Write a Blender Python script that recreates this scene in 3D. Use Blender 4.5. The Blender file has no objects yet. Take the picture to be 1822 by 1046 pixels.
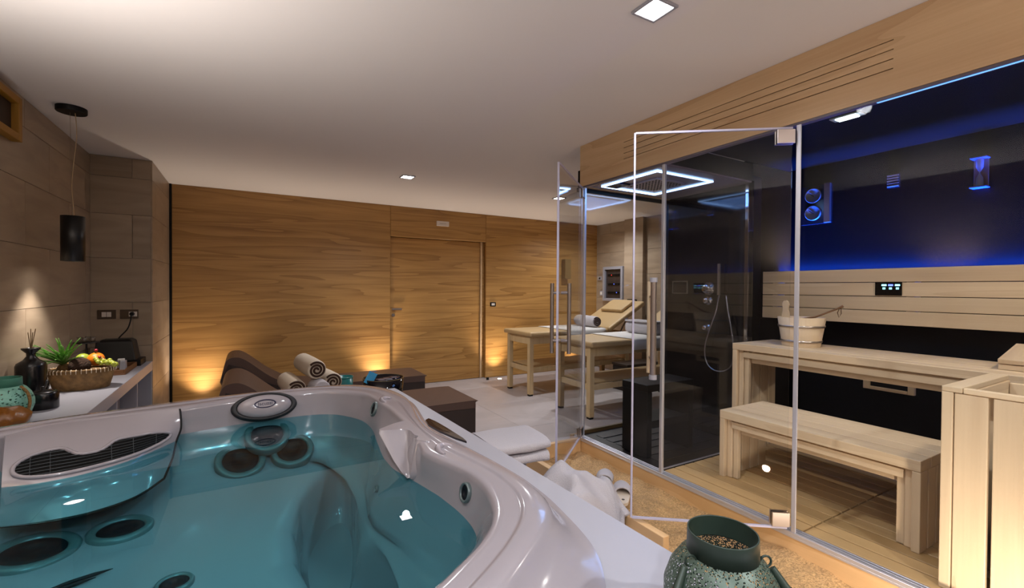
import bpy, bmesh, math, random
from mathutils import Vector, Matrix, noise
from mathutils.bvhtree import BVHTree
PI = math.pi
random.seed(7)
sc = bpy.context.scene
C = sc.collection

# ------------------------------------------------------------------ camera
cam_data = bpy.data.cameras.new('camera')
cam = bpy.data.objects.new('camera', cam_data); C.objects.link(cam)
yaw, pitch, roll = 0.5278, -0.0121, 0.0070
fw = Vector((math.sin(yaw) * math.cos(pitch), math.cos(yaw) * math.cos(pitch), math.sin(pitch)))
rt0 = Vector((math.cos(yaw), -math.sin(yaw), 0)); up0 = rt0.cross(fw)
rt = rt0 * math.cos(roll) + up0 * math.sin(roll); up = -rt0 * math.sin(roll) + up0 * math.cos(roll)
M = Matrix((rt, up, -fw)).transposed().to_4x4(); M.translation = Vector((0, 0, 1.36))
cam.matrix_world = M
cam_data.sensor_width = 36; cam_data.lens = 811.2 * 36 / 1822; cam_data.sensor_fit = 'HORIZONTAL'
cam_data.clip_start = 0.02
sc.camera = cam

# ------------------------------------------------------------------ world, exposure
w = bpy.data.worlds.new('world'); sc.world = w; w.use_nodes = True
w.node_tree.nodes['Background'].inputs[0].default_value = (0.8, 0.85, 1, 1)
w.node_tree.nodes['Background'].inputs[1].default_value = 0.0
vs = sc.view_settings
vs.view_transform = 'Standard'; vs.look = 'None'; vs.gamma = 1; vs.use_curve_mapping = False
vs.exposure = 0.8
sc.cycles.use_denoising = True
sc.cycles.max_bounces = 10; sc.cycles.transparent_max_bounces = 24
sc.cycles.sample_clamp_indirect = 4.0

# ------------------------------------------------------------------ lamps (the room's own, plus added ceiling fill)
def lamp(name, kind, loc, power, col, **k):
    d = bpy.data.lights.new(name, kind); d.energy = power; d.color = col
    aim = k.pop('aim', None); rot = k.pop('rot', None)
    for a, v in k.items(): setattr(d, a, v)
    o = bpy.data.objects.new(name, d); C.objects.link(o); o.location = loc
    if aim is not None: o.rotation_euler = (Vector(aim) - Vector(loc)).to_track_quat('-Z', 'Y').to_euler()
    if rot is not None: o.rotation_euler = rot
    return o
H = 2.4717; XS = 2.2515; YB = 6.158; XL = -1.1396; XC = -0.7216; YA = 5.126; XR = 5.304
COOL = (0.93, 0.95, 1.0); WARM = (1.0, 0.83, 0.66); NEUT = (1.0, 0.93, 0.86)
DOWN = [(1.395, 1.290), (1.392, 4.480), (3.306, 4.542), (-0.35, 0.10), (1.395, -0.9), (-0.35, -0.9), (4.6, 5.3)]
DPOW = [34, 50, 45, 34, 90, 70, 40]
for (x, y), pw in zip(DOWN, DPOW):
    lamp('ceiling_spot_lamp', 'SPOT', (x, y, H - 0.035), pw, COOL, spot_size=math.radians(155), spot_blend=0.9, shadow_soft_size=0.035, rot=(0, 0, 0))
UPX = [-0.42, 1.50, 3.285, 4.75]
for x, pw in zip(UPX, (38, 38, 32, 28)):
    lamp('uplight_lamp', 'SPOT', (x, YB - 0.17, 0.02), pw, WARM, spot_size=math.radians(100), spot_blend=1.0, shadow_soft_size=0.04, aim=(x, YB - 0.02, 2.4))
lamp('pendant_lamp', 'SPOT', (-0.941, 3.87, 1.522), 22, NEUT, spot_size=math.radians(100), spot_blend=0.6, shadow_soft_size=0.03, rot=(0, 0, 0))
# added fill lamps, out of view by the left and rear walls, brightening the ceiling
for sx, sy, pw in ((XL + 0.14, 1.6, 85), (1.5, -1.66, 130)):
    lamp('ceiling_fill_lamp', 'SPOT', (sx, sy, 1.5), pw, NEUT, spot_size=math.radians(150), spot_blend=1.0, shadow_soft_size=0.06, aim=(sx + (.2 if sx < 0 else 0), sy + (.2 if sx > 0 else 0), 2.4))
lamp('sand_uplight_lamp', 'SPOT', (1.90, 0.30, 0.16), 17, WARM, spot_size=math.radians(130), spot_blend=1.0, shadow_soft_size=0.02, aim=(2.6, 0.95, 0.45))
# sauna: blue strip behind the backrest, lamps of the ceiling and the heater corner
lamp('sauna_strip_lamp', 'AREA', (3.655, 1.05, 1.50), 12, (0.01, 0.10, 1.0), shape='RECTANGLE', size=0.02, size_y=2.1, rot=(PI, 0, 0), spread=math.radians(44))
lamp('sauna_glow_lamp', 'AREA', (3.7115, 1.05, 1.502), 42, (0.01, 0.10, 1.0), shape='RECTANGLE', size=0.012, size_y=2.1, rot=(PI, 0, 0), spread=math.radians(58))
lamp('sauna_spot_lamp', 'SPOT', (2.79, 1.22, 2.2845), 14, NEUT, spot_size=math.radians(150), spot_blend=0.8, shadow_soft_size=0.012, rot=(0, 0, 0))
lamp('sauna_front_lamp', 'SPOT', (2.95, 0.05, 2.2), 21, WARM, spot_size=math.radians(120), spot_blend=0.8, shadow_soft_size=0.06, aim=(2.7, 0.9, 0.3))

# ------------------------------------------------------------------ mesh builder
class MB:
    def __init__(s): s.v = []; s.f = []; s.sm = []
    def add(s, vs_, fs, smooth=False):
        o = len(s.v); s.v += [Vector(q) for q in vs_]
        s.f += [tuple(i + o for i in f) for f in fs]; s.sm += [smooth] * len(fs); return s
    def box(s, lo, hi, mat=None):
        x0, y0, z0 = lo; x1, y1, z1 = hi
        vs_ = [(x0,y0,z0),(x1,y0,z0),(x1,y1,z0),(x0,y1,z0),(x0,y0,z1),(x1,y0,z1),(x1,y1,z1),(x0,y1,z1)]
        if mat is not None: vs_ = [mat @ Vector(q) for q in vs_]
        return s.add(vs_, [(3,2,1,0),(4,5,6,7),(0,1,5,4),(1,2,6,5),(2,3,7,6),(3,0,4,7)])
    def loft(s, rings, caps=(True, True), closed=True, smooth=True):
        n = len(rings[0]); vs_ = [q for r in rings for q in r]; fs = []
        for i in range(len(rings) - 1):
            for j in range(n if closed else n - 1):
                k = (j + 1) % n
                fs.append((i*n+j, i*n+k, (i+1)*n+k, (i+1)*n+j))
        s.add(vs_, fs, smooth)
        if closed and caps[0]: s.add(rings[0], [tuple(range(n))[::-1]])
        if closed and caps[1]: s.add(rings[-1], [tuple(range(n))])
        return s
    def lathe(s, c, prof, n=28, caps=(True, True), sx=1, sy=1, mat=None):
        rings = []
        for r, z in prof:
            ring = [Vector((c[0]+r*sx*math.cos(2*PI*i/n), c[1]+r*sy*math.sin(2*PI*i/n), c[2]+z)) for i in range(n)]
            if mat is not None: ring = [mat @ q for q in ring]
            rings.append(ring)
        return s.loft(rings, caps)
    def tube(s, path, r, n=10, caps=(True, True)):
        P = [Vector(q) for q in path]; rings = []; prev = None
        for i, q in enumerate(P):
            t = (P[min(i+1, len(P)-1)] - P[max(i-1, 0)]).normalized()
            if prev is None:
                a = Vector((0,0,1)) if abs(t.z) < .9 else Vector((1,0,0)); u = t.cross(a).normalized()
            else: u = (prev - t * prev.dot(t)).normalized()
            prev = u; v = t.cross(u)
            rr = r[i] if isinstance(r, (list, tuple)) else r
            rings.append([q + (u*math.cos(2*PI*k/n) + v*math.sin(2*PI*k/n))*rr for k in range(n)])
        return s.loft(rings, caps)
    def ball(s, c, rx, ry=None, rz=None, n=16, m=9, mat=None):
        ry = ry or rx; rz = rz or rx
        rings = [[Vector((c[0]+rx*math.sin(PI*i/m)*math.cos(2*PI*j/n), c[1]+ry*math.sin(PI*i/m)*math.sin(2*PI*j/n), c[2]-rz*math.cos(PI*i/m))) for j in range(n)] for i in range(1, m)]
        if mat is not None: rings = [[mat @ q for q in r] for r in rings]
        return s.loft(rings)
    def prism(s, poly, z0, z1):
        n = len(poly)
        return s.loft([[(x,y,z0) for x,y in poly], [(x,y,z1) for x,y in poly]], smooth=False)
    def extrude_y(s, prof, y0, y1, smooth=False):
        return s.loft([[(x,y0,z) for x,z in prof], [(x,y1,z) for x,z in prof]], smooth=smooth)
    def grid(s, rows, smooth=True):
        return s.loft(rows, closed=False, smooth=smooth)
    def build(s, name, mat, parent=None, bevel=0, seg=2, subsurf=0, solid=0, autosmooth=False):
        me = bpy.data.meshes.new(name)
        lo = Vector([min(q[i] for q in s.v) for i in range(3)]); hi = Vector([max(q[i] for q in s.v) for i in range(3)])
        O = Vector(((lo.x+hi.x)/2, (lo.y+hi.y)/2, lo.z))
        me.from_pydata([q - O for q in s.v], [], s.f)
        for p_, sm in zip(me.polygons, s.sm): p_.use_smooth = sm
        bm = bmesh.new(); bm.from_mesh(me); bmesh.ops.recalc_face_normals(bm, faces=bm.faces); bm.to_mesh(me); bm.free()
        me.materials.append(mat)
        o = bpy.data.objects.new(name, me); C.objects.link(o)
        if parent is not None:
            o.parent = parent; o.location = O - wpos(parent)
        else: o.location = O
        if solid:
            m = o.modifiers.new('s', 'SOLIDIFY'); m.thickness = solid; m.offset = 0
        if bevel:
            m = o.modifiers.new('b', 'BEVEL'); m.width = bevel; m.segments = seg; m.limit_method = 'ANGLE'; m.angle_limit = math.radians(35)
        if subsurf:
            m = o.modifiers.new('u', 'SUBSURF'); m.levels = subsurf; m.render_levels = subsurf
        return o
def wpos(o):
    p_ = Vector(o.location)
    while o.parent: o = o.parent; p_ += Vector(o.location)
    return p_
def tag(o, label=None, cat=None, group=None, kind=None):
    for k, v in (('label', label), ('category', cat), ('group', group), ('kind', kind)):
        if v: o[k] = v
    return o
def thing(name, label, cat, loc, group=None):
    o = bpy.data.objects.new(name, None); C.objects.link(o); o.location = loc; o.empty_display_size = .1
    return tag(o, label, cat, group)
def struct(o): o['kind'] = 'structure'; return o
def sroot(name, loc):
    o = bpy.data.objects.new(name, None); C.objects.link(o); o.location = loc; return struct(o)
def B(name, lo, hi, mat, parent=None, bevel=0, seg=2): return MB().box(lo, hi).build(name, mat, parent, bevel, seg)
def dup(root, loc, label=None):
    r = root.copy(); C.objects.link(r); r.location = loc
    if label: r['label'] = label
    for ch in list(root.children):
        c = ch.copy(); C.objects.link(c); c.parent = r
        for g in ch.children:
            d = g.copy(); C.objects.link(d); d.parent = c
    return r
def label(o, t): o['label'] = t; return o

# ------------------------------------------------------------------ materials
def nt(name):
    m = bpy.data.materials.new(name); m.use_nodes = True; t = m.node_tree
    return m, t, t.nodes['Principled BSDF']
def rgb(h, k=1.0):
    h = h.lstrip('#'); c = [int(h[i:i+2], 16)/255 for i in (0, 2, 4)]
    return tuple((x/12.92 if x <= .04045 else ((x+.055)/1.055)**2.4)*k for x in c) + (1,)
def mat(name, col, rough=.5, metal=0, spec=.5, bump=0, bscale=60, var=0, vscale=8, coat=0, emit=None, estr=0):
    m, t, b = nt(name); col = rgb(col) if isinstance(col, str) else tuple(col)
    b.inputs['Base Color'].default_value = col; b.inputs['Roughness'].default_value = rough; b.inputs['Metallic'].default_value = metal
    b.inputs['Specular IOR Level'].default_value = spec; b.inputs['Coat Weight'].default_value = coat
    if emit is not None:
        b.inputs['Emission Color'].default_value = tuple(emit) + (1,); b.inputs['Emission Strength'].default_value = estr
    g = t.nodes.new('ShaderNodeNewGeometry')
    if var:
        n = t.nodes.new('ShaderNodeTexNoise'); n.inputs['Scale'].default_value = vscale; n.inputs['Detail'].default_value = 4
        t.links.new(g.outputs['Position'], n.inputs['Vector'])
        r = t.nodes.new('ShaderNodeMapRange'); r.inputs[1].default_value = .3; r.inputs[2].default_value = .7; r.inputs[3].default_value = 1-var; r.inputs[4].default_value = 1+var
        t.links.new(n.outputs['Fac'], r.inputs[0])
        x = t.nodes.new('ShaderNodeMix'); x.data_type = 'RGBA'; x.blend_type = 'MULTIPLY'; x.inputs[0].default_value = 1
        x.inputs[6].default_value = col; t.links.new(r.outputs[0], x.inputs[7]); t.links.new(x.outputs[2], b.inputs['Base Color'])
    if bump:
        n = t.nodes.new('ShaderNodeTexNoise'); n.inputs['Scale'].default_value = bscale; n.inputs['Detail'].default_value = 5
        t.links.new(g.outputs['Position'], n.inputs['Vector'])
        u = t.nodes.new('ShaderNodeBump'); u.inputs['Strength'].default_value = bump; u.inputs['Distance'].default_value = .01
        t.links.new(n.outputs['Fac'], u.inputs['Height']); t.links.new(u.outputs[0], b.inputs['Normal'])
    return m
def wood(name, dark, light, axis=0, rough=.45, rings=9.0, across=3.2, along=.28, contrast=.8, var=.10, fiber=.35, coat=0):
    m, t, b = nt(name); L = t.links; N = t.nodes.new
    g = N('ShaderNodeNewGeometry'); oi = N('ShaderNodeObjectInfo')
    off = N('ShaderNodeVectorMath'); off.operation = 'SCALE'; off.inputs[0].default_value = (3.1, 7.7, 5.3)
    L.new(oi.outputs['Random'], off.inputs['Scale'])
    ad = N('ShaderNodeVectorMath'); L.new(g.outputs['Position'], ad.inputs[0]); L.new(off.outputs[0], ad.inputs[1])
    def mp(a, c):
        k = N('ShaderNodeMapping'); s = [c, c, c]; s[axis] = a; k.inputs['Scale'].default_value = s; L.new(ad.outputs[0], k.inputs[0]); return k
    n1 = N('ShaderNodeTexNoise'); n1.inputs['Scale'].default_value = 1; n1.inputs['Detail'].default_value = 1.5; n1.inputs['Distortion'].default_value = .4
    L.new(mp(along, across).outputs[0], n1.inputs['Vector'])
    mu = N('ShaderNodeMath'); mu.operation = 'MULTIPLY'; mu.inputs[1].default_value = rings; L.new(n1.outputs['Fac'], mu.inputs[0])
    fr = N('ShaderNodeMath'); fr.operation = 'FRACT'; L.new(mu.outputs[0], fr.inputs[0])
    pw = N('ShaderNodeMath'); pw.operation = 'POWER'; pw.inputs[1].default_value = 2.2; L.new(fr.outputs[0], pw.inputs[0])
    n2 = N('ShaderNodeTexNoise'); n2.inputs['Scale'].default_value = 1; n2.inputs['Detail'].default_value = 5
    L.new(mp(3.0, 110).outputs[0], n2.inputs['Vector'])
    n3 = N('ShaderNodeTexNoise'); n3.inputs['Scale'].default_value = 1; n3.inputs['Detail'].default_value = 3
    L.new(mp(.25, 9).outputs[0], n3.inputs['Vector'])
    a = N('ShaderNodeMath'); a.operation = 'MULTIPLY'; a.inputs[1].default_value = contrast; L.new(pw.outputs[0], a.inputs[0])
    c2 = N('ShaderNodeMath'); c2.operation = 'MULTIPLY_ADD'; c2.inputs[1].default_value = fiber; L.new(n2.outputs['Fac'], c2.inputs[0]); L.new(a.outputs[0], c2.inputs[2])
    c3 = N('ShaderNodeMath'); c3.operation = 'MULTIPLY_ADD'; c3.inputs[1].default_value = .5; L.new(n3.outputs['Fac'], c3.inputs[0]); L.new(c2.outputs[0], c3.inputs[2])
    ra = N('ShaderNodeValToRGB'); ra.color_ramp.elements[0].position = .25; ra.color_ramp.elements[1].position = 1.1
    ra.color_ramp.elements[0].color = rgb(light); ra.color_ramp.elements[1].color = rgb(dark); L.new(c3.outputs[0], ra.inputs[0])
    hv = N('ShaderNodeHueSaturation'); L.new(ra.outputs[0], hv.inputs['Color'])
    mr = N('ShaderNodeMapRange'); mr.inputs[3].default_value = 1-var; mr.inputs[4].default_value = 1+var; L.new(oi.outputs['Random'], mr.inputs[0]); L.new(mr.outputs[0], hv.inputs['Value'])
    L.new(hv.outputs[0], b.inputs['Base Color']); b.inputs['Roughness'].default_value = rough; b.inputs['Coat Weight'].default_value = coat
    bu = N('ShaderNodeBump'); bu.inputs['Strength'].default_value = .08; bu.inputs['Distance'].default_value = .004; L.new(c2.outputs[0], bu.inputs['Height']); L.new(bu.outputs[0], b.inputs['Normal'])
    return m
def stone(name, c1, c2, rough=.4, scale=(1.2, 1.2, 6), var=.05):
    m, t, b = nt(name); L = t.links; N = t.nodes.new
    g = N('ShaderNodeNewGeometry'); oi = N('ShaderNodeObjectInfo')
    off = N('ShaderNodeVectorMath'); off.operation = 'SCALE'; off.inputs[0].default_value = (5, 3, 9); L.new(oi.outputs['Random'], off.inputs['Scale'])
    ad = N('ShaderNodeVectorMath'); L.new(g.outputs['Position'], ad.inputs[0]); L.new(off.outputs[0], ad.inputs[1])
    k = N('ShaderNodeMapping'); k.inputs['Scale'].default_value = scale; L.new(ad.outputs[0], k.inputs[0])
    n1 = N('ShaderNodeTexNoise'); n1.inputs['Scale'].default_value = 1.6; n1.inputs['Detail'].default_value = 6; n1.inputs['Distortion'].default_value = 1.2; L.new(k.outputs[0], n1.inputs['Vector'])
    ra = N('ShaderNodeValToRGB'); ra.color_ramp.elements[0].position = .3; ra.color_ramp.elements[1].position = .72
    ra.color_ramp.elements[0].color = rgb(c1); ra.color_ramp.elements[1].color = rgb(c2); L.new(n1.outputs['Fac'], ra.inputs[0])
    hv = N('ShaderNodeHueSaturation'); L.new(ra.outputs[0], hv.inputs['Color'])
    mr = N('ShaderNodeMapRange'); mr.inputs[3].default_value = 1-var; mr.inputs[4].default_value = 1+var; L.new(oi.outputs['Random'], mr.inputs[0]); L.new(mr.outputs[0], hv.inputs['Value'])
    L.new(hv.outputs[0], b.inputs['Base Color']); b.inputs['Roughness'].default_value = rough
    return m
def clear(name, tint, f0=.04, rough=0.0, rough_tint=None):
    """A thin see-through sheet: what is behind it, tinted, under a mirror film that grows towards grazing angles."""
    m = bpy.data.materials.new(name); m.use_nodes = True; t = m.node_tree; t.nodes.clear(); L = t.links; N = t.nodes.new
    out = N('ShaderNodeOutputMaterial'); mx = N('ShaderNodeMixShader'); tr = N('ShaderNodeBsdfTransparent'); gl = N('ShaderNodeBsdfGlossy')
    tr.inputs[0].default_value = tuple(tint) + (1,); gl.inputs['Roughness'].default_value = rough
    g = N('ShaderNodeNewGeometry'); d = N('ShaderNodeVectorMath'); d.operation = 'DOT_PRODUCT'; L.new(g.outputs['Incoming'], d.inputs[0]); L.new(g.outputs['Normal'], d.inputs[1])
    a = N('ShaderNodeMath'); a.operation = 'ABSOLUTE'; L.new(d.outputs['Value'], a.inputs[0])
    s = N('ShaderNodeMath'); s.operation = 'SUBTRACT'; s.inputs[0].default_value = 1; L.new(a.outputs[0], s.inputs[1])
    p5 = N('ShaderNodeMath'); p5.operation = 'POWER'; p5.inputs[1].default_value = 5; L.new(s.outputs[0], p5.inputs[0])
    ma = N('ShaderNodeMath'); ma.operation = 'MULTIPLY_ADD'; ma.inputs[1].default_value = 1-f0; ma.inputs[2].default_value = f0; ma.use_clamp = True; L.new(p5.outputs[0], ma.inputs[0])
    L.new(ma.outputs[0], mx.inputs[0]); L.new(tr.outputs[0], mx.inputs[1]); L.new(gl.outputs[0], mx.inputs[2]); L.new(mx.outputs[0], out.inputs[0])
    return m
def emis(name, col, s):
    m = bpy.data.materials.new(name); m.use_nodes = True; t = m.node_tree; t.nodes.clear()
    e = t.nodes.new('ShaderNodeEmission'); e.inputs[0].default_value = tuple(col)+(1,); e.inputs[1].default_value = s
    o = t.nodes.new('ShaderNodeOutputMaterial'); t.links.new(e.outputs[0], o.inputs[0]); return m
def perforated(name, col, scale, rough=.45, hole=.33, var=None):
    m, t, b = nt(name); L = t.links; N = t.nodes.new
    b.inputs['Base Color'].default_value = rgb(col); b.inputs['Roughness'].default_value = rough; b.inputs['Metallic'].default_value = .25
    tc = N('ShaderNodeTexCoord')
    v = N('ShaderNodeTexVoronoi'); v.feature = 'F1'; v.inputs['Scale'].default_value = scale; L.new(tc.outputs['Object'], v.inputs['Vector'])
    vb = N('ShaderNodeTexVoronoi'); vb.feature = 'DISTANCE_TO_EDGE'; vb.inputs['Scale'].default_value = scale*.22; L.new(tc.outputs['Object'], vb.inputs['Vector'])
    lt = N('ShaderNodeMath'); lt.operation = 'LESS_THAN'; lt.inputs[1].default_value = hole; L.new(v.outputs['Distance'], lt.inputs[0])
    gt = N('ShaderNodeMath'); gt.operation = 'GREATER_THAN'; gt.inputs[1].default_value = .045; L.new(vb.outputs['Distance'], gt.inputs[0])
    mu = N('ShaderNodeMath'); mu.operation = 'MULTIPLY'; L.new(lt.outputs[0], mu.inputs[0]); L.new(gt.outputs[0], mu.inputs[1])
    tr = N('ShaderNodeBsdfTransparent'); mx = N('ShaderNodeMixShader'); L.new(mu.outputs[0], mx.inputs[0]); L.new(b.outputs[0], mx.inputs[1]); L.new(tr.outputs[0], mx.inputs[2])
    L.new(mx.outputs[0], t.nodes['Material Output'].inputs[0]); return m

WALLWOOD = wood('oak_veneer_wall', '#7d5426', '#be9152', axis=0, rough=.42, rings=7, across=6.0, along=.40, contrast=.30, fiber=.5, var=.03)
FASCIA = wood('oak_veneer_fascia', '#a9825a', '#d3b48c', axis=1, rough=.45, rings=6, across=5, along=.4, contrast=.2, var=.02)
SAUNAY = wood('pale_sauna_wood_y', '#b09170', '#dac5a6', axis=1, rough=.5, rings=3, across=9, along=.5, contrast=.18, fiber=.25)
SAUNAX = wood('pale_sauna_wood_x', '#b09170', '#dac5a6', axis=0, rough=.5, rings=3, across=9, along=.5, contrast=.18, fiber=.25)
SAUNAZ = wood('pale_sauna_wood_z', '#b09170', '#dac5a6', axis=2, rough=.5, rings=3, across=9, along=.5, contrast=.18, fiber=.25)
DECKING = wood('sauna_floor_wood', '#a3804f', '#c2a172', axis=1, rough=.5, rings=3, across=9, along=.4, contrast=.18, fiber=.25)
RISER = wood('step_wood', '#bb8f58', '#d8b282', axis=1, rough=.5, rings=4, across=3, along=.3, contrast=.25, fiber=.2, var=.02)
BIRCH = wood('birch_leg', '#b39263', '#d3b98d', axis=2, rough=.5, rings=4, across=6, along=.5, contrast=.2, fiber=.2)
CEIL = mat('ceiling_paint', '#ded8d6', .85)
TILEW = stone('wall_stone_tile', '#8d7a66', '#a5927c', .38, (.9, .9, 5))
TILEF = stone('floor_tile', '#a39a97', '#b5acaa', .45, (1.2, 1.2, 1.2), .02)
GROUT = mat('grout', '#a89c8f', .8)
GROUTD = mat('grout_dark', '#7d756d', .8)
BLACKG = mat('black_gloss', '#0a0a0c', .08)
BLACKM = mat('black_matt', '#070606', .5, spec=.25)
BLACKW = mat('black_lacquer_panel', '#08080b', .42, spec=.08)
WHITEA = mat('white_acrylic', '#8e888d', .14, coat=.3)
WHITEP = mat('white_panel', '#96959d', .35)
TOWEL = mat('white_terry', '#b9b4b8', .95, bump=.6, bscale=220)
CREAM = mat('cream_terry', '#c9b9a4', .95, bump=.5, bscale=200)
LEATHER = mat('brown_leather', '#4e3a32', .42, bump=.12, bscale=250)
LEATHERD = mat('dark_brown_leather', '#2a1d19', .5, bump=.12, bscale=250)
TANPAD = mat('beige_vinyl', '#b99c70', .45, bump=.05, bscale=200)
SHEET = mat('white_sheet', '#d8d4cf', .9)
STEEL = mat('brushed_steel', '#b9b1ae', .28, metal=1)
CHROME = mat('chrome', '#c6c8cc', .06, metal=1)
ALU = mat('aluminium', '#d4d4dc', .38, metal=.7)
SEAL = mat('clear_seal', '#b9b6cc', .25)
SAND = mat('sand', '#bd9868', .95, bump=1.0, bscale=140, var=.35, vscale=110)
GLASS = clear('clear_glass', (.975, .98, .975), .010)
SMOKE = clear('smoked_glass', (.82, .82, .84), .03)
WATER = clear('water', (.42, .82, .89), .022)
BLUELED = emis('blue_led', (.12, .32, 1.0), 1.6)
WHITELED = emis('white_led', (1, .98, .95), 14)
GLOW = emis('uplight_glow', (1, .85, .6), 12)
GREENM = perforated('green_perforated_metal', '#4a5b50', 300, hole=.44)
GREENS = mat('green_painted_metal', '#26352c', .45, metal=.2)
TURQ = perforated('turquoise_perforated_metal', '#7db5a4', 75, hole=.36)
TURQS = mat('turquoise_painted_metal', '#4c8a76', .45)
ROPE = mat('brown_rope', '#4a2a14', .9, bump=1, bscale=120, var=.5, vscale=60)
ROPEL = mat('jute_rope', '#8c6a3c', .9, bump=1, bscale=120, var=.3, vscale=80)
WICKER = mat('woven_bark', '#7f6038', .7, bump=.8, bscale=45, var=.35, vscale=30)
# ------------------------------------------------------------------ the room shell
fl = struct(B('floor', (XL-.3, -1.8, -.06), (XR+.2, YB+.3, -.008), GROUTD))
TX, TY = .92, .92
for i in range(8):
    for j in range(9):
        x0 = XL-.2 + i*TX; y0 = -1.75 + j*TY
        x1 = min(x0+TX-.003, XR+.05); y1 = min(y0+TY-.003, YB+.12)
        if x1-x0 < .05 or y1-y0 < .05: continue
        if x1 < .7 and y1 < 2.4: continue
        B('tile', (x0, y0, -.02), (x1, y1, 0), TILEF, fl, .0015, 1)
struct(B('ceiling', (XL-.3, -1.8, H), (XR+.4, YB+.4, H+.08), CEIL))
ZROWS = [0.02, .445, .835, 1.2187, 1.6, 1.98, 2.3, H]
def tilewall(root, plane, c, a0, a1, length, thick, mat_=TILEW, start=0.0, sgn=1):
    """rows of stone tiles on a wall; plane 'x' = wall facing x at x=c, running along y from a0 to a1."""
    for r in range(len(ZROWS)-1):
        z0, z1 = ZROWS[r], ZROWS[r+1]-.003
        a = a0 - (start + (length/2 if r % 2 else 0)) % length
        while a < a1 - .01:
            b0, b1 = max(a, a0), min(a+length-.003, a1)
            if b1-b0 > .03:
                if plane == 'x': B('tile', (min(c, c-sgn*thick), b0, z0), (max(c, c-sgn*thick), b1, z1), mat_, root, .001, 1)
                else: B('tile', (b0, min(c, c+sgn*thick), z0), (b1, max(c, c+sgn*thick), z1), mat_, root, .001, 1)
            a += length
wl = struct(B('wall_left', (XL-.2, -1.8, 0), (XL-.011, YA+.05, H), GROUT))
tilewall(wl, 'x', XL, 2.6, YA, .78, .012, start=.34)
tilewall(wl, 'x', XL, -1.8, 2.6, 1.47, .012)
wa = struct(B('wall_alcove', (XL-.2, YA+.011, 0), (XC-.011, YB+.2, H), GROUT))
tilewall(wa, 'y', YA, XL, XC-.0125, .78, .012, start=.5)
tilewall(wa, 'x', XC, YA, YB+.05, .78, .012, start=.2)
struct(B('wall_rear', (XL-.2, -1.9, 0), (XR+.3, -1.8, H), mat('rear_wall', '#8f7f70', .7)))
wr = struct(B('wall_right', (XR+.011, 2.9, 0), (XR+.2, YB+.3, H), GROUT))
tilewall(wr, 'x', XR, 3.0, YB+.1, .78, .012, start=.3, sgn=-1)
struct(B('trim_1', (XC+.001, YB-.012, 0), (XC+.02, YB+.06, H), BLACKM))
pl = struct(B('wall_pilaster', (XR-.07, 5.02, 0), (XR-.001, 5.415, H-.001), TILEW))

# back wall: veneer panels and the flush door
D0, D1, DT = 1.685, 3.129, 2.058
wb = struct(B('wall_back', (XC-.1, YB+.085, 0), (XR+.3, YB+.2, H), BLACKM))
B('panel', (XC+.022, YB, .004), (D0-.002, YB+.08, H-.002), WALLWOOD, wb, .002, 1)
B('panel', (D0+.001, YB, DT), (D1-.001, YB+.08, H-.002), WALLWOOD, wb, .002, 1)
B('panel', (D1+.002, YB, .004), (XR+.02, YB+.08, H-.002), WALLWOOD, wb, .002, 1)
dr = sroot('door_1', ((D0+D1)/2, YB+.05, 0))
B('leaf', (D0+.012, YB+.052, .006), (D1-.075, YB+.082, DT-.008), WALLWOOD, dr, .002, 1)
B('jamb', (D1-.072, YB+.03, .006), (D1-.045, YB+.084, DT-.005), FASCIA, dr, .002, 1)
B('jamb', (D1-.044, YB+.06, .006), (D1-.002, YB+.084, DT-.005), WALLWOOD, dr, .002, 1)
hd = B('door_handle', (1.715, YB+.02, 1.055), (1.85, YB+.034, 1.078), STEEL, dr, .003)
MB().tube([(1.728, YB+.052, 1.066), (1.728, YB+.022, 1.066)], .011).build('rose', STEEL, hd)
lk = MB().tube([(1.738, YB+.053, .985), (1.738, YB+.04, .985)], .022, 16).build('lock', STEEL, dr)

# ------------------------------------------------------------------ sauna shell
zf = 2.155
fs = sroot('wall_fascia', (XS+.05, 1, zf))
FY0, FY1 = -1.5, 2.82
m = MB(); g0, g1 = .826, 2.345
zs = [2.258, 2.297, 2.335, 2.373]; hw = .0022
cuts = [zf] + [q for z in zs for q in (z-hw, z+hw)] + [H-.001]
for i in range(0, len(cuts), 2): m.box((XS, FY0, cuts[i]), (XS+.03, FY1, cuts[i+1]))
for z in zs:
    m.box((XS, FY0, z-hw), (XS+.03, g0, z+hw)); m.box((XS, g1, z-hw), (XS+.03, FY1, z+hw))
m.build('panel', FASCIA, fs)
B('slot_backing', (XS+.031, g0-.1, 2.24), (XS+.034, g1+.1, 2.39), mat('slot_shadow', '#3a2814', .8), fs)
MB().box((XS+.0305, FY1-.02, zf), (3.8, FY1, H-.001)).build('panel', WALLWOOD, fs)
B('soffit_edge', (XS+.002, FY0, zf-.012), (XS+.034, FY1-.01, zf-.001), mat('grey_edge', '#5d5560', .4), fs)
sb = struct(B('floor_sauna', (XS+.002, -1.5, 0), (3.78, 2.90, .178), BLACKM))
B('riser_board', (XS, -1.5, 0), (XS+.0018, 2.90, .19), RISER, sb)
B('riser_board', (XS, 2.9005, 0), (3.30, 2.92, .19), RISER, sb)
x = XS+.07
while x < 3.66:
    x1 = min(x+.0945, 3.70)
    B('plank', (x, -.6, .179), (x1-.009, 1.172, .2), DECKING, sb, .002, 1)
    B('plank', (x, 1.179, .179), (x1-.009, 2.02 if x < 3.2 else 2.22, .2), DECKING, sb, .002, 1)
    x = x1
B('ledge', (3.70, -.6, .179), (3.715, 2.24, .215), DECKING, sb)
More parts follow.
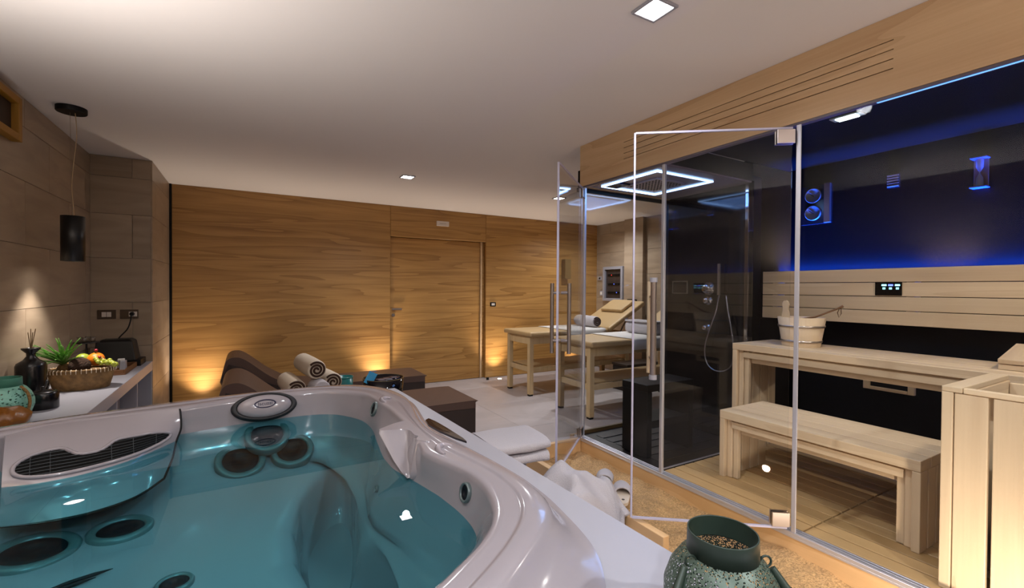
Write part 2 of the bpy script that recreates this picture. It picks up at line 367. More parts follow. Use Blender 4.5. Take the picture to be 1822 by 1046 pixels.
tr = MB().box((XS-.004, -1.5, .19), (XS+.012, 2.86, .207)).box((XS+.022, -1.5, .19), (XS+.03, 2.86, .207)).box((XS+.042, -1.5, .19), (XS+.05, 2.86, .207)).box((XS-.004, -1.5, .1792), (XS+.05, 2.86, .19)).build('track', ALU, sb, .001, 1)
struct(B('wall_sauna_back', (3.72, -1.5, 0), (3.80, 2.9, H), BLACKW))
struct(B('wall_sauna_left', (3.262, 2.25, .1785), (3.718, 2.29, 2.30), BLACKW))
struct(B('wall_sauna_right', (XS+.06, -1.6, 0), (3.8, -1.51, H), BLACKW))
struct(B('ceiling_sauna', (XS+.036, -1.5, 2.30), (3.719, 2.03, 2.34), mat('black_ceiling_lacquer', '#040406', .4, spec=.08)))

# shower cell
SW = 3.25
struct(B('wall_shower_back', (SW, 2.032, .1785), (SW+.011, 2.88, 2.17), BLACKG))
struct(B('wall_bulkhead', (XS+.036, 2.043, 2.1725), (SW+.01, 2.89, 2.30), BLACKW))
shc = struct(B('ceiling_shower', (XS+.036, 2.045, 2.16), (SW+.01, 2.89, 2.172), mat('shower_ceiling', '#84767f', .2)))
fx0, fx1, fy0, fy1 = 2.386, 2.972, 2.165, 2.725
lf = MB(); q = .012
lf.box((fx0, fy0, 2.152), (fx1, fy0+q, 2.159)); lf.box((fx0, fy1-q, 2.152), (fx1, fy1, 2.159)); lf.box((fx0, fy0+q, 2.152), (fx0+q, fy1-q, 2.159)); lf.box((fx1-q, fy0+q, 2.152), (fx1, fy1-q, 2.159))
sh = thing('rain_shower', 'square ceiling shower panel framed by a glowing blue light line', 'shower', (2.68, 2.445, 2.16))
lf.build('light_frame', emis('blue_white_led', (.32, .55, 1.0), 5.5), sh)
lamp('shower_frame_lamp', 'AREA', (2.68, 2.445, 2.14), 3.0, (.2, .42, 1.0), shape='SQUARE', size=.55, rot=(0, 0, 0))
B('spray_plate', (2.53, 2.30, 2.148), (2.83, 2.59, 2.1598), mat('spray_plate', '#8b7d85', .3), sh, .003)
nz = MB()
for i in range(9):
    for j in range(9): nz.box((2.55+i*.031, 2.32+j*.031, 2.144), (2.556+i*.031, 2.334+j*.031, 2.1485))
o = nz.build('nozzle', BLACKM, sh); o['kind'] = 'stuff'
B('lens', (2.40, 2.55, 2.150), (2.52, 2.70, 2.1598), BLACKG, sh, .003)
trr = struct(B('floor_shower', (XS+.055, 2.05, .179), (SW-.002, 2.85, .198), mat('shower_tray', '#151213', .35)))
for i in range(6):
    B('slat', (2.40, 2.14+i*.11, .1985), (3.12, 2.14+i*.11+.085, .203), mat('tray_slat', '#1b1718', .4) if i == 0 else bpy.data.materials['tray_slat'], trr, .002, 1)
B('threshold', (XS+.055, 2.853, .179), (SW, 2.875, .225), mat('threshold', '#4e3c22', .4), trr)

# glass: partition, far shower pane, fixed front pane, and the two open doors
def pane(root, a, b, z0, z1, th=.008, m_=GLASS, name='pane'):
    a = Vector((a[0], a[1], 0)); b = Vector((b[0], b[1], 0)); d = (b-a).normalized(); n = Vector((-d.y, d.x, 0))*th/2
    pts = [a-n, b-n, b+n, a+n]
    return MB().loft([[(q.x, q.y, z0) for q in pts], [(q.x, q.y, z1) for q in pts]], smooth=False).build(name, m_, root)
def strip(root, p_, d, w_, t_, z0, z1, m_, name):
    d = Vector((d[0], d[1], 0)).normalized(); n = Vector((-d.y, d.x, 0)); c = Vector((p_[0], p_[1], 0))
    pts = [c-d*w_/2-n*t_/2, c+d*w_/2-n*t_/2, c+d*w_/2+n*t_/2, c-d*w_/2+n*t_/2]
    return MB().loft([[(q.x, q.y, z0) for q in pts], [(q.x, q.y, z1) for q in pts]], smooth=False).build(name, m_, root, .001, 1)
P1, P2, P3 = 1.186, 1.993, 2.768
wi = sroot('window_1', (2.75, 2.04, .2))
pane(wi, (XS+.052, 2.036), (SW-.002, 2.036), .2015, 2.155, .008, SMOKE)
MB().box((XS+.052, 2.030, .2003), (3.20, 2.042, .206)).build('sill', ALU, wi)
wi2 = sroot('window_2', (2.75, 2.865, .2))
pane(wi2, (XS+.06, 2.864), (SW-.002, 2.864), .226, 2.128, .008, clear('far_glass', (.97, .975, .97), .04))
B('top_rail', (XS+.012, 2.855, 2.129), (SW, 2.875, 2.158), BLACKM, wi2)
B('post', (SW-.03, 2.84, .2), (SW-.001, 2.854, 2.128), ALU, wi2)
wi3 = sroot('window_3', (XS+.02, -.2, .2))
pane(wi3, (XS+.017, -1.4), (XS+.017, P1-.012), .2075, 2.142)
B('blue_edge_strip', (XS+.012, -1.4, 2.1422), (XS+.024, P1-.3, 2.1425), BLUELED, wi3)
for k, (yy, mm) in enumerate(((P1, ALU), (P2, ALU), (P3, ALU))):
    pst = struct(B('trim_%d' % (k+2), (XS-.003, yy-.011, .2072), (XS+.017 if k else XS+.005, yy+.011, 2.142), ALU, None, .003))
struct(B('trim_5', (SW-.03, 2.046, .2), (SW-.002, 2.075, 2.15), CHROME, None, .004))
struct(B('trim_6', (SW+.012, 2.10, .2), (SW+.05, 2.16, 2.15), CHROME, None, .01))

def glass_door(name, hinge, free, z0, z1, htop, handle_t, caps=None):
    h = Vector((hinge[0], hinge[1], 0)); f = Vector((free[0], free[1], 0)); d = (f-h).normalized(); L_ = (f-h).length
    n = Vector((-d.y, d.x, 0))
    r = sroot(name, (h.x, h.y, z0))
    pane(r, h+d*.012, f, z0, z1, .009)
    strip(r, f+d*.004, d, .009, .013, z0, z1, SEAL, 'edge_seal')
    for zz in (z0, z1):
        a = h+d*.012; pts = [a-n*.006, f-n*.006, f+n*.006, a+n*.006]
        MB().loft([[(q.x, q.y, zz-.005) for q in pts], [(q.x, q.y, zz+.004) for q in pts]], smooth=False).build('edge_seal', SEAL, r)
    for zz in (z0+.01, z1-.075):
        m_ = MB()
        for s in (-1, 1):
            a = h+d*.005+n*s*.012; b = h+d*.085+n*s*.012
            pts = [a-n*.006, b-n*.006, b+n*.006, a+n*.006]
            m_.loft([[(q.x, q.y, zz) for q in pts], [(q.x, q.y, zz+.065) for q in pts]], smooth=False)
        m_.build('hinge', STEEL, r, .002, 1)
    return r, h, d, n, L_
r, h, d, n, L_ = glass_door('door_2', (XS-.004, P3+.005), (1.645, 2.267), .225, 2.13, 2.13, .8)
c = h+d*(L_*.905)
for s in (-1, 1):
    b = MB(); q = c+n*s*.055
    b.tube([(q.x, q.y, .955), (q.x, q.y, 1.395)], .0125, 14)
    for zz in (1.035, 1.335):
        b.tube([(c.x+n.x*s*.0052, c.y+n.y*s*.0052, zz), (q.x, q.y, zz)], .009, 10)
    b.build('handle', STEEL, r)
r, h, d, n, L_ = glass_door('door_3', (XS-.004, P1+.016), (1.662, 1.648), .225, 2.13, 2.13, .8)
c = h+d*(L_*.885)
for s, mm in ((1, STEEL), (-1, SAUNAZ)):
    b = MB(); q = c+n*s*.05
    b.tube([(q.x, q.y, .94), (q.x, q.y, 1.40)], .015 if s > 0 else .0135, 14)
    hb = b.build('handle', mm, r)
    b = MB()
    for zz in (1.02, 1.325): b.tube([(c.x+n.x*s*.0052, c.y+n.y*s*.0052, zz), (q.x, q.y, zz)], .008, 10)
    b.build('standoff', CHROME, hb)
    if s > 0:
        for z0 in (.925, 1.395): MB().tube([(q.x, q.y, z0), (q.x, q.y, z0+.022)], .0185, 14).build('end_cap', WHITEP, hb)
# ------------------------------------------------------------------ hot tub in its white surround
INNER = [(0.255,0.706),(0.317,0.747),(0.39,0.795),(0.442,0.844),(0.474,0.891),(0.496,0.941),(0.514,1.012),(0.518,1.076),(0.514,1.134),(0.496,1.195),(0.477,1.255),(0.459,1.324),(0.478,1.464),(0.5,1.618),(0.503,1.865),(0.492,1.958),(0.492,2.046),(0.478,2.167),(0.419,2.252),(0.33,2.328),(0.21,2.352),(0.07,2.345),(-0.08,2.318),(-0.213,2.275),(-0.433,2.245),(-0.607,2.21),(-0.72,2.14),(-0.86,2.03),(-0.95,1.85),(-0.98,1.4),(-0.95,0.98),(-0.82,0.78),(-0.5,0.7),(0,0.68)]
WATERL = [(0.245,0.80),(0.348,0.87),(0.44,0.93),(0.486,0.985),(0.497,1.063),(0.496,1.132),(0.483,1.247),(0.452,1.384),(0.423,1.502),(0.42,1.619),(0.435,1.742),(0.447,1.847),(0.462,1.937),(0.465,2.053),(0.45,2.15),(0.374,2.287),(0.283,2.335),(0.197,2.338),(0.07,2.336),(-0.06,2.32),(-0.208,2.283),(-0.40,2.25),(-0.56,2.20),(-0.70,2.10),(-0.82,1.97),(-0.93,1.75),(-0.95,1.4),(-0.93,1.02),(-0.8,0.83),(-0.5,0.76),(0,0.74)]
OUTER = [(0.371,0.641),(0.464,0.709),(0.551,0.777),(0.602,0.834),(0.625,0.90),(0.631,1.015),(0.619,1.156),(0.6,1.308),(0.574,1.431),(0.563,1.561),(0.575,1.694),(0.608,1.851),(0.633,2.007),(0.629,2.124),(0.601,2.237),(0.544,2.342),(0.476,2.41),(0.398,2.44),(0.146,2.465),(-0.084,2.44),(-0.287,2.41),(-0.461,2.365),(-0.616,2.325),(-0.741,2.265),(-0.95,2.13),(-1.04,1.9),(-1.08,1.4),(-1.06,0.9),(-0.9,0.62),(-0.5,0.56),(0,0.55),(0.25,0.57)]
LIP = [(0.523,0.566),(0.579,0.639),(0.617,0.688),(0.649,0.749),(0.669,0.83),(0.683,0.908),(0.698,0.998),(0.703,1.136),(0.69,1.288),(0.668,1.455),(0.643,1.632),(0.645,1.815),(0.677,1.997),(0.70,2.14),(0.69,2.28),(0.62,2.42),(0.43,2.475),(0.15,2.48),(-0.08,2.455),(-0.46,2.38),(-0.75,2.28),(-0.98,2.15),(-1.06,1.91),(-1.1,1.4),(-1.08,0.89),(-0.91,0.6),(-0.5,0.53),(0,0.52),(0.3,0.54)]
SEAT = [(0.40,2.19),(0.29,2.14),(0.185,1.95),(0.127,1.70),(0.115,1.487),(0.15,1.3),(0.17,1.12),(0.22,1.0),(0.34,.98),(0.40,1.1),(0.375,1.3),(0.345,1.5),(0.35,1.7),(0.375,1.9),(0.41,2.08)]
CT = Vector((0.0, 1.45)); NR = 256
def resample(poly, c=CT, n=NR, smooth=2, phase=0):
    out = []
    m_ = len(poly)
    for k in range(n):
        a = 2*PI*k/n; dx, dy = math.cos(a), math.sin(a); best = 0
        for i in range(m_):
            (ax, ay), (bx, by) = poly[i], poly[(i+1) % m_]
            ax -= c.x; ay -= c.y; bx -= c.x; by -= c.y
            ex, ey = bx-ax, by-ay; den = dx*ey - dy*ex
            if abs(den) < 1e-12: continue
            t = (ax*ey - ay*ex)/den; u = (ax*dy - ay*dx)/den
            if t > 0 and -1e-9 <= u <= 1+1e-9: best = max(best, t)
        out.append(best)
    for _ in range(smooth): out = [(out[i-1]+2*out[i]+out[(i+1) % n])/4 for i in range(n)]
    return [Vector((c.x+r_*math.cos(2*PI*k/n), c.y+r_*math.sin(2*PI*k/n))) for k, r_ in enumerate(out)]
ri, ro, rw, rl = resample(INNER, smooth=3), resample(OUTER, smooth=3), resample(WATERL, smooth=4), resample(LIP, smooth=4)
# the seat edge lies around another centre, so resample it there and match by index
CS = Vector((.27, 1.55))
rs = resample(SEAT, c=CS, smooth=8)
def mixr(a, b, t): return [p_*(1-t)+q*t for p_, q in zip(a, b)]
def inset(r_, dst, c=CT): return [p_ + (c-p_).normalized()*dst for p_ in r_]
def at(r_, z): return [(p_.x, p_.y, z) for p_ in r_]
def bump(r_, z, c, rad, dz):
    return [(p_.x, p_.y, z + dz*math.exp(-((p_.x-c[0])**2+(p_.y-c[1])**2)/rad**2)) for p_ in r_]
tub = thing('hot_tub', 'white acrylic hot tub filled with blue-green water, set in a white surround', 'hot tub', (-.2, 1.45, .3))
step = mixr(ro, ri, .48)
rings = [at(rl, .803), at(mixr(rl, ro, .35), .808), at(mixr(rl, ro, .75), .828), at(ro, .852), at(inset(ro, .006), .861), at(inset(ro, .02), .8685), at(mixr(ro, ri, .42), .8700), at(step, .8695), at(mixr(ro, ri, .50), .8655), at(mixr(ro, ri, .56), .8650), at(inset(ri, -.03), .8680), at(inset(ri, -.013), .8665), at(inset(ri, -.003), .860), at(ri, .848),
         at(mixr(ri, rw, .5), .805), at(rw, .755), at(inset(rw, .012), .70), at(inset(rw, .035), .635), at(mixr(inset(rw, .05), rs, .10), .598), at(mixr(inset(rw, .06), rs, .30), .575), at(mixr(rw, rs, .65), .562), at(mixr(rw, rs, .93), .556), at(rs, .545), at(inset(rs, .018, CS), .52), at(inset(rs, .035, CS), .42), at(inset(rs, .05, CS), .36), at(inset(rs, .09, CS), .335)]
shell_mb = MB().loft(rings, caps=(False, False)).add(rings[-1], [tuple(range(NR))])
shell = shell_mb.build('shell', WHITEA, tub)
MB().add(at(rw, .7555), [tuple(range(NR))]).build('water', WATER, tub)
bvh = BVHTree.FromPolygons([Vector(q) for q in shell_mb.v], shell_mb.f)

# skimmer lid with its grille, let into the back corner
PR = [[(-.676,2.104,.868),(-.607,2.191,.868),(-.495,2.214,.868),(-.369,2.23,.868),(-.233,2.239,.868)],
      [(-.662,2.052,.852),(-.594,2.142,.852),(-.484,2.168,.852),(-.363,2.196,.852),(-.230,2.228,.852)],
      [(-.645,1.985,.80),(-.563,2.03,.80),(-.458,2.047,.80),(-.346,2.089,.80),(-.226,2.205,.80)],
      [(-.631,1.933,.755),(-.534,1.923,.755),(-.437,1.952,.755),(-.337,2.035,.755),(-.239,2.189,.755)],
      [(-.627,1.913,.70),(-.53,1.907,.70),(-.431,1.926,.70),(-.331,1.999,.70),(-.248,2.161,.70)],
      [(-.626,1.89,.655),(-.517,1.862,.655),(-.418,1.868,.655),(-.321,1.935,.655),(-.263,2.073,.655)]]
def catm(P, n):
    out = []
    for i in range(len(P)-1):
        p0, p1, p2, p3 = (Vector(P[max(i-1, 0)]), Vector(P[i]), Vector(P[i+1]), Vector(P[min(i+2, len(P)-1)]))
        for k in range(n):
            t = k/n; out.append(.5*((2*p1)+(p2-p0)*t+(2*p0-5*p1+4*p2-p3)*t*t+(3*p1-p0-3*p2+p3)*t**3))
    out.append(Vector(P[-1])); return out
rows = [catm(r_, 6) for r_ in PR]
cols = [catm([r_[j] for r_ in rows], 5) for j in range(len(rows[0]))]      # cols[j] runs down the lid
backoff = Vector((-.02, .05, -.01))
lid = MB()
lid.grid(cols)
lid.grid([[q+backoff for q in c_] for c_ in cols])
for edge in (cols[0], cols[-1], [c_[0] for c_ in cols], [c_[-1] for c_ in cols]): lid.grid([edge, [q+backoff for q in edge]], smooth=False)
panel = lid.build('skimmer_lid', WHITEA, tub)
nc, nr_ = len(cols), len(cols[0])
def S(u, v):
    """a point of the lid's face, u across, v down, both 0..1"""
    a = u*(nc-1); b = v*(nr_-1); i = min(int(a), nc-2); j = min(int(b), nr_-2); fa, fb = a-i, b-j
    return cols[i][j]*(1-fa)*(1-fb)+cols[i+1][j]*fa*(1-fb)+cols[i][j+1]*(1-fa)*fb+cols[i+1][j+1]*fa*fb
def SN(u, v):
    n_ = (S(min(u+.02, 1), v)-S(max(u-.02, 0), v)).cross(S(u, min(v+.02, 1))-S(u, max(v-.02, 0))).normalized()
    return n_ if n_.z > 0 else -n_
def gh(u): return .105*max(0, 1-abs((u-.5)/.425)**5)**.5
def vtop(u): return .455-gh(u)+.075*math.exp(-((u-.50)/.115)**4)
def vbot(u): return .455+gh(u)
us = [.5-.424*math.cos(PI*i/40) for i in range(41)]
pts = [(u, vtop(u)) for u in us] + [(u, vbot(u)) for u in us[::-1]]
face = [[S(u, vtop(u)+(vbot(u)-vtop(u))*k/5)+SN(u, vtop(u)+(vbot(u)-vtop(u))*k/5)*.0035 for k in range(6)] for u in us]
grille = MB().grid(face).build('grille', mat('grille_black', '#050506', .6, spec=.15), panel)
fr_ = MB().tube([S(u, v)+SN(u, v)*.004 for u, v in pts+pts[:1]], .006, 8).build('grille_frame', WHITEA, panel)
slats = MB()
for k in range(7):
    v = .375+.027*k; run = []
    for u in [.085+.83*i/60 for i in range(61)]:
        if vtop(u)+.006 < v < vbot(u)-.006: run.append(S(u, v)+SN(u, v)*.006)
        elif run:
            if len(run) > 2: slats.tube(run, .0011, 5)
            run = []
    if len(run) > 2: slats.tube(run, .0011, 5)
for u in (.17, .28, .62, .74, .85): slats.tube([S(u, vtop(u)+(vbot(u)-vtop(u))*i/6)+SN(u, vtop(u)+(vbot(u)-vtop(u))*i/6)*.0055 for i in range(7)], .0011, 5)
gapl = [cols[-1][k] for k in range(len(cols[-1]))] + [c_[-1] for c_ in cols[::-1]]
MB().tube([q+Vector((.002, .004, -.001)) for q in gapl], .0045, 6).build('gap_shade', BLACKM, panel)  # solid black tube stands in for the gap's shade along two edges
o = slats.build('slat', mat('grille_slat', '#3a3f42', .3, metal=.5), panel); o['kind'] = 'stuff'

# headrest pillow with its badge
def frame(c, nrm, upv=(0, 0, 1)):
    z = Vector(nrm).normalized(); x_ = Vector(upv).cross(z).normalized(); y_ = z.cross(x_)
    m_ = Matrix((x_, y_, z)).transposed().to_4x4(); m_.translation = Vector(c); return m_
F = frame((.072, 2.325, .822), (.03, -1, .42))
def dome(mb, F, prof, sx, sy, n=48): return mb.lathe((0, 0, 0), prof, n, (False, True), sx, sy, F)
pil = dome(MB(), F, [(1.0, -.03), (1.0, .006), (.97, .013), (.86, .016), (.82, .010), (.80, -.01)], .131, .061).build('pillow', mat('black_foam', '#17161a', .6), tub)
dome(MB(), F, [(.80, -.01), (.82, .012), (.78, .020), (.60, .030), (.3, .036), (.02, .037)], .131, .061).build('pillow_pad', WHITEA, pil)
F2 = F @ Matrix.Translation((0, .006, .0345)) @ Matrix.Rotation(0.0, 4, 'Y')
MB().loft([[F2 @ Vector((a_*math.cos(2*PI*i/40), b_*math.sin(2*PI*i/40), zz)) for i in range(40)] for a_, b_, zz in ((.043, .019, -.002), (.043, .019, .003), (.037, .0145, .003), (.037, .0145, -.002))], caps=(False, False)).build('badge_ring', mat('navy_ink', '#161336', .3), pil)
def text(s, F, size, m_, parent, name, ext=.0006):
    cu = bpy.data.curves.new('t', 'FONT'); cu.body = s; cu.size = size; cu.extrude = ext; cu.align_x = 'CENTER'; cu.align_y = 'CENTER'
    to = bpy.data.objects.new('t', cu); C.objects.link(to); to.matrix_world = F
    dg = bpy.context.evaluated_depsgraph_get(); me = bpy.data.meshes.new_from_object(to.evaluated_get(dg))
    mb = MB(); mb.add([F @ v.co for v in me.vertices], [tuple(p_.vertices) for p_ in me.polygons])
    bpy.data.objects.remove(to); return mb.build(name, m_, parent)
text('Jacuzzi', F2 @ Matrix.Translation((0, 0, .003)), .022, bpy.data.materials['navy_ink'], pil, 'badge_lettering')

# jets: (foot on the shell, outward normal, radius)
JETS = [((.081, 2.305, .697), (.06, -.62, .78), .090), ((-.021, 2.25, .617), (.10, -.50, .86), .096), ((.180, 2.268, .622), (-.03, -.55, .83), .088),
        ((-.349, 1.89, .571), (.04, -.03, 1.0), .085), ((-.537, 1.839, .578), (.1, -.05, .99), .105),
        ((.509, 1.104, .815), (-.97, -.05, .22), .026, 'jet', .9), ((.486, 2.016, .828), (-.95, -.03, .31), .032, 'jet', .9), ((.396, 1.599, .658), (-.95, .03, .31), .012), ((-.166, 1.495, .56), (.02, 0, 1.0), .045, 'drain', .9)]
JETG = mat('jet_grey', '#5d6a6b', .3, metal=.2); JETD = mat('jet_dark', '#0a1016', .5, spec=.2)
def jet(c, nrm, r_, name='jet', dark=.62):
    F = frame(Vector(c)+Vector(nrm).normalized()*.006*min(1, r_/.08), nrm)
    b = MB().lathe((0,0,0), [(r_, -.03), (r_, .004), (r_*.93, .009), (r_*.78, .009), (r_*.72, .003), (r_*.70, -.004)], 32, (False, False), mat=F).build(name, JETG, tub)
    MB().lathe((0,0,0), [(r_*.70, .001), (r_*dark, .004), (r_*.3, .007), (r_*.28, .003), (.001, .003)], 32, (False, True), mat=F).build('nozzle', JETD, b)
    return b
for j in JETS: jet(*j)
for k in (0, 1): MB().tube([(-.47+.03*k+.12*t, 1.585+.028*k+.03*t, .574) for t in (0, .3, .7, 1)], [.0008, .005, .005, .0008], 6).build('slit', JETD, tub)

# rim fittings: control panel, moulded grip recess, two crescent hand grips, pocketed pillar
cp = MB(); 
cpts = [(.572,1.61),(.590,1.625),(.600,1.57),(.606,1.48),(.610,1.36),(.607,1.32),(.590,1.37),(.571,1.46),(.562,1.55)]
cp.prism(cpts, .866, .8725); cpo = cp.build('control_panel', mat('control_panel', '#0d0a12', .08, coat=.5), tub, .002)
cd = MB().prism([(.583,1.585),(.592,1.58),(.598,1.47),(.594,1.43),(.583,1.46),(.577,1.53)], .8725, .8732).build('display', mat('display_reflection', '#3a2a1a', .1), cpo)  # brown face puts an amber reflection into the black display's colour
for cx_, cy_, a0, R_ in ((.530, 1.285, 2.1, .050), (.535, 1.985, 2.3, .045)):
    path = [(cx_+R_*math.cos(a0-1.6+1.6*2*i/14)*.55, cy_+R_*math.sin(a0-1.6+1.6*2*i/14), .8685) for i in range(15)]
    MB().tube(path, [.004+.007*math.sin(PI*i/14) for i in range(15)], 10).build('hand_grip', mat('acrylic_shadow', '#958e94', .15, coat=.3) if 'acrylic_shadow' not in bpy.data.materials else bpy.data.materials['acrylic_shadow'], tub)
# pillar: a moulded wing hanging from the rim into the water, hollowed by a cup pocket
PIL = [(.8715, [(.515,1.63),(.405,1.590),(.408,1.562),(.478,1.535),(.484,1.468),(.490,1.45),(.476,1.418),(.515,1.40)]),
       (.862, [(.515,1.63),(.401,1.585),(.404,1.556),(.477,1.530),(.483,1.464),(.486,1.446),(.470,1.414),(.515,1.395)]),
       (.83, [(.512,1.62),(.410,1.530),(.414,1.508),(.466,1.492),(.472,1.440),(.470,1.425),(.460,1.400),(.505,1.385)]),
       (.80, [(.505,1.58),(.418,1.475),(.423,1.456),(.455,1.446),(.460,1.412),(.458,1.402),(.450,1.385),(.495,1.375)]),
       (.78, [(.495,1.53),(.426,1.425),(.430,1.410),(.444,1.405),(.448,1.395),(.449,1.386),(.443,1.375),(.485,1.370)]),
       (.762, [(.487,1.48),(.440,1.400),(.441,1.396),(.446,1.393),(.447,1.390),(.447,1.387),(.445,1.383),(.480,1.375)])]
rings_p = []
for z, poly in PIL:
    q = catm([(x_, y_, z) for x_, y_ in poly[-2:]+poly+poly[:2]], 6)[12:-12]
    rings_p.append(q[:48])
MB().loft(rings_p).build('moulded_pillar', WHITEA, tub)

# surround: top shelf and three side panels
su = thing('tub_surround', 'white boxed surround with a flat ledge around the hot tub', 'surround', (-.15, 1.3, 0))
DK = [(.803,.08),(.783,.667),(.725,2.365),(.718,2.52),(-1.125,2.52),(-1.125,.08)]
dk_in = inset(rl, .02)
n_ = NR
dk_out = []
for k in range(n_):
    a = 2*PI*k/n_; dx, dy = math.cos(a), math.sin(a); best = 9
    for i in range(len(DK)):
        (ax, ay), (bx, by) = DK[i], DK[(i+1) % len(DK)]
        ax -= CT.x; ay -= CT.y; bx -= CT.x; by -= CT.y; ex, ey = bx-ax, by-ay; den = dx*ey-dy*ex
        if abs(den) < 1e-12: continue
        t = (ax*ey-ay*ex)/den; u = (ax*dy-ay*dx)/den
        if t > 0 and -1e-6 <= u <= 1+1e-6: best = min(best, t)
    dk_out.append(Vector((CT.x+best*dx, CT.y+best*dy)))
MB().loft([at(dk_in, .80), at(dk_out, .80), at(dk_out, .775), at(dk_in, .775), at(dk_in, .80)], caps=(False, False), smooth=False).build('ledge', WHITEP, su)
for (a, b) in ((DK[1], DK[2]), (DK[0], DK[1]), (DK[2], DK[3]), (DK[3], DK[4]), (DK[5], DK[0])):
    A, Bv = Vector(a), Vector(b); d = (Bv-A).normalized(); nn = Vector((-d.y, d.x))*.018
    MB().prism([tuple(A), tuple(Bv), tuple(Bv+nn), tuple(A+nn)], 0.001, .7745).build('side_panel', WHITEP, su)

# ------------------------------------------------------------------ sand bed with its wooden edging
tray = thing('sand_bed_edging', 'low wooden board edging around the sand in front of the glass sauna', 'edging', (1.97, 2.1, 0))
B('board', (1.685, 1.47, .001), (1.725, 2.775, .2), RISER, tray, .003)
B('board', (1.685, 2.777, .001), (XS-.006, 2.815, .2), RISER, tray, .003)
def sandz(x, y):
    z = .098 + .030*noise.noise((x*3.1, y*3.1, 2)) + .020*noise.noise((x*9, y*7, 5)) + .009*noise.noise((x*24, y*20, 9))
    if y < 1.5: z -= .55*max(0, .0+ (1.72-x))*min(1, (1.5-y)*3)      # the heap runs out past the end of the board
    return max(z, .012)
rows = []
nx, ny = 46, 150
for i in range(nx+1):
    x0 = 1.52+(XS-.0008-1.52)*i/nx; col_ = []
    for j in range(ny+1):
        y0 = -.3+(2.775+.3)*j/ny; x_ = x0
        if y0 > 1.44: x_ = 1.7255+(XS-.0008-1.7255)*i/nx
        col_.append((x_, y0, sandz(x_, y0)))
    rows.append(col_)
sd = MB().grid(rows)
edge0 = rows[0]; sd.grid([edge0, [(a, b, .0005) for a, b, c_ in edge0]])
so = sd.build('sand', SAND); tag(so, 'rippled beige sand between the wooden edging and the sauna step', 'sand', kind='stuff')

# ------------------------------------------------------------------ inside the sauna
def slat_bench(name, lab, x0, x1, y0, y1, zt, tt, n_top, n_leg, zb, apron, right_leg=True):
    r = thing(name, lab, 'bench', ((x0+x1)/2, (y0+y1)/2, zb), 'sauna benches')
    wt = (x1-x0)/n_top
    for i in range(n_top): B('top_slat', (x0+i*wt+(.001 if i else 0), y0, zt-tt), (x0+(i+1)*wt-.002, y1, zt), SAUNAY, r, .003)
    wl_ = (x1-x0-.02)/n_leg
    for s in ((0, 1) if right_leg else (1,)):
        ya, yb = (y0, y0+.032) if s == 0 else (y1-.032, y1)
        for i in range(n_leg): B('leg_board', (x0+.001+i*(wl_+.004), ya, zb), (x0+.001+i*(wl_+.004)+wl_-.010, yb, zt-tt-.001), SAUNAZ, r, .003)
        sgn = 1 if s == 0 else -1; yc = yb if s == 0 else ya
        for k in range(2):
            a, b = sorted((yc+sgn*(.002+.034*k), yc+sgn*(.002+.034*k+.031)))
            B('leg_board', (x0+.028+.012*k, a, zb+.001), (x0+.058+.012*k, b, zt-tt-.001), SAUNAZ, r, .003)
    ins = .068
    B('apron', (x0+.026, y0+.033, zt-tt-apron), (x0+.05, y1-.033, zt-tt-.0075), SAUNAY, r, .003) if False else None
    B('apron', (x0+.062, y0+ins+.036, zt-tt-apron), (x0+.085, y1-ins-.036, zt-tt-.001), SAUNAY, r, .003)
    B('rail', (x0+.020, y0+ins, zt-tt-.052), (x0+.0275, y1-ins, zt-tt-.012), SAUNAY, r, .002)
    B('rail', (x1-.05, y0+ins, zt-tt-.06), (x1-.02, y1-ins, zt-tt-.001), SAUNAY, r, .002)
    return r
slat_bench('sauna_bench', 'low pale slatted wooden bench standing on the sauna floor', 2.56, 3.02, .815, 1.80, .612, .05, 4, 5, .2005, .085)
slat_bench('sauna_bench', 'high pale slatted wooden bench along the black sauna wall, carrying the bucket', 3.0, 3.50, .10, 2.015, .983, .045, 5, 5, .2005, .09)
br = thing('backrest', 'four-plank pale wooden backrest lit blue from behind on the black sauna wall', 'backrest', (3.61, 1.2, 1.14))
for i in range(4): B('plank', (3.60, -.1, 1.142+i*.0925), (3.622, 2.16, 1.142+i*.0925+.0885), SAUNAY, br, .003)
for y0 in (.2, 1.2, 2.05): B('batten', (3.6225, y0, 1.15), (3.7195, y0+.04, 1.4835), SAUNAZ, br)
B('led_strip', (3.688, -.05, 1.484), (3.702, 2.12, 1.494), emis('sauna_led', (.01, .09, 1.0), 20), br)
cp = thing('sauna_control', 'black touch panel with glowing blue icons on the wooden backrest', 'control panel', (3.595, 1.325, 1.33))
B('face', (3.592, 1.253, 1.331), (3.5995, 1.397, 1.420), BLACKG, cp, .003)
LC = emis('icon_cyan', (.25, .8, 1.0), 2.2); LBL = emis('icon_blue', (.1, .15, 1.0), 2.5)
for yy, mm in ((1.347, LC), (1.312, LBL), (1.276, LC)):
    B('icon', (3.5912, yy-.013, 1.393), (3.5919, yy+.013, 1.404), mm, cp)
    for k in range(3):
        B('icon', (3.5912, yy-.007+.0055*k, 1.371), (3.5919, yy-.0035+.0055*k, 1.384), LC, cp)
cm = thing('thermometer', 'sauna thermometer and hygrometer, two round dials on one plate', 'thermometer', (3.71, 1.82, 1.86))
PLATE = mat('smoke_plate', '#1a1c26', .12); DIAL = mat('dial', '#70747c', .35)
B('plate', (3.70, 1.715, 1.86), (3.7195, 1.925, 2.15), PLATE, cm, .002)
B('edge', (3.675, 1.715, 1.862), (3.6995, 1.755, 2.15), mat('copper_edge', '#8d7068', .3, metal=.6), cm, .002)
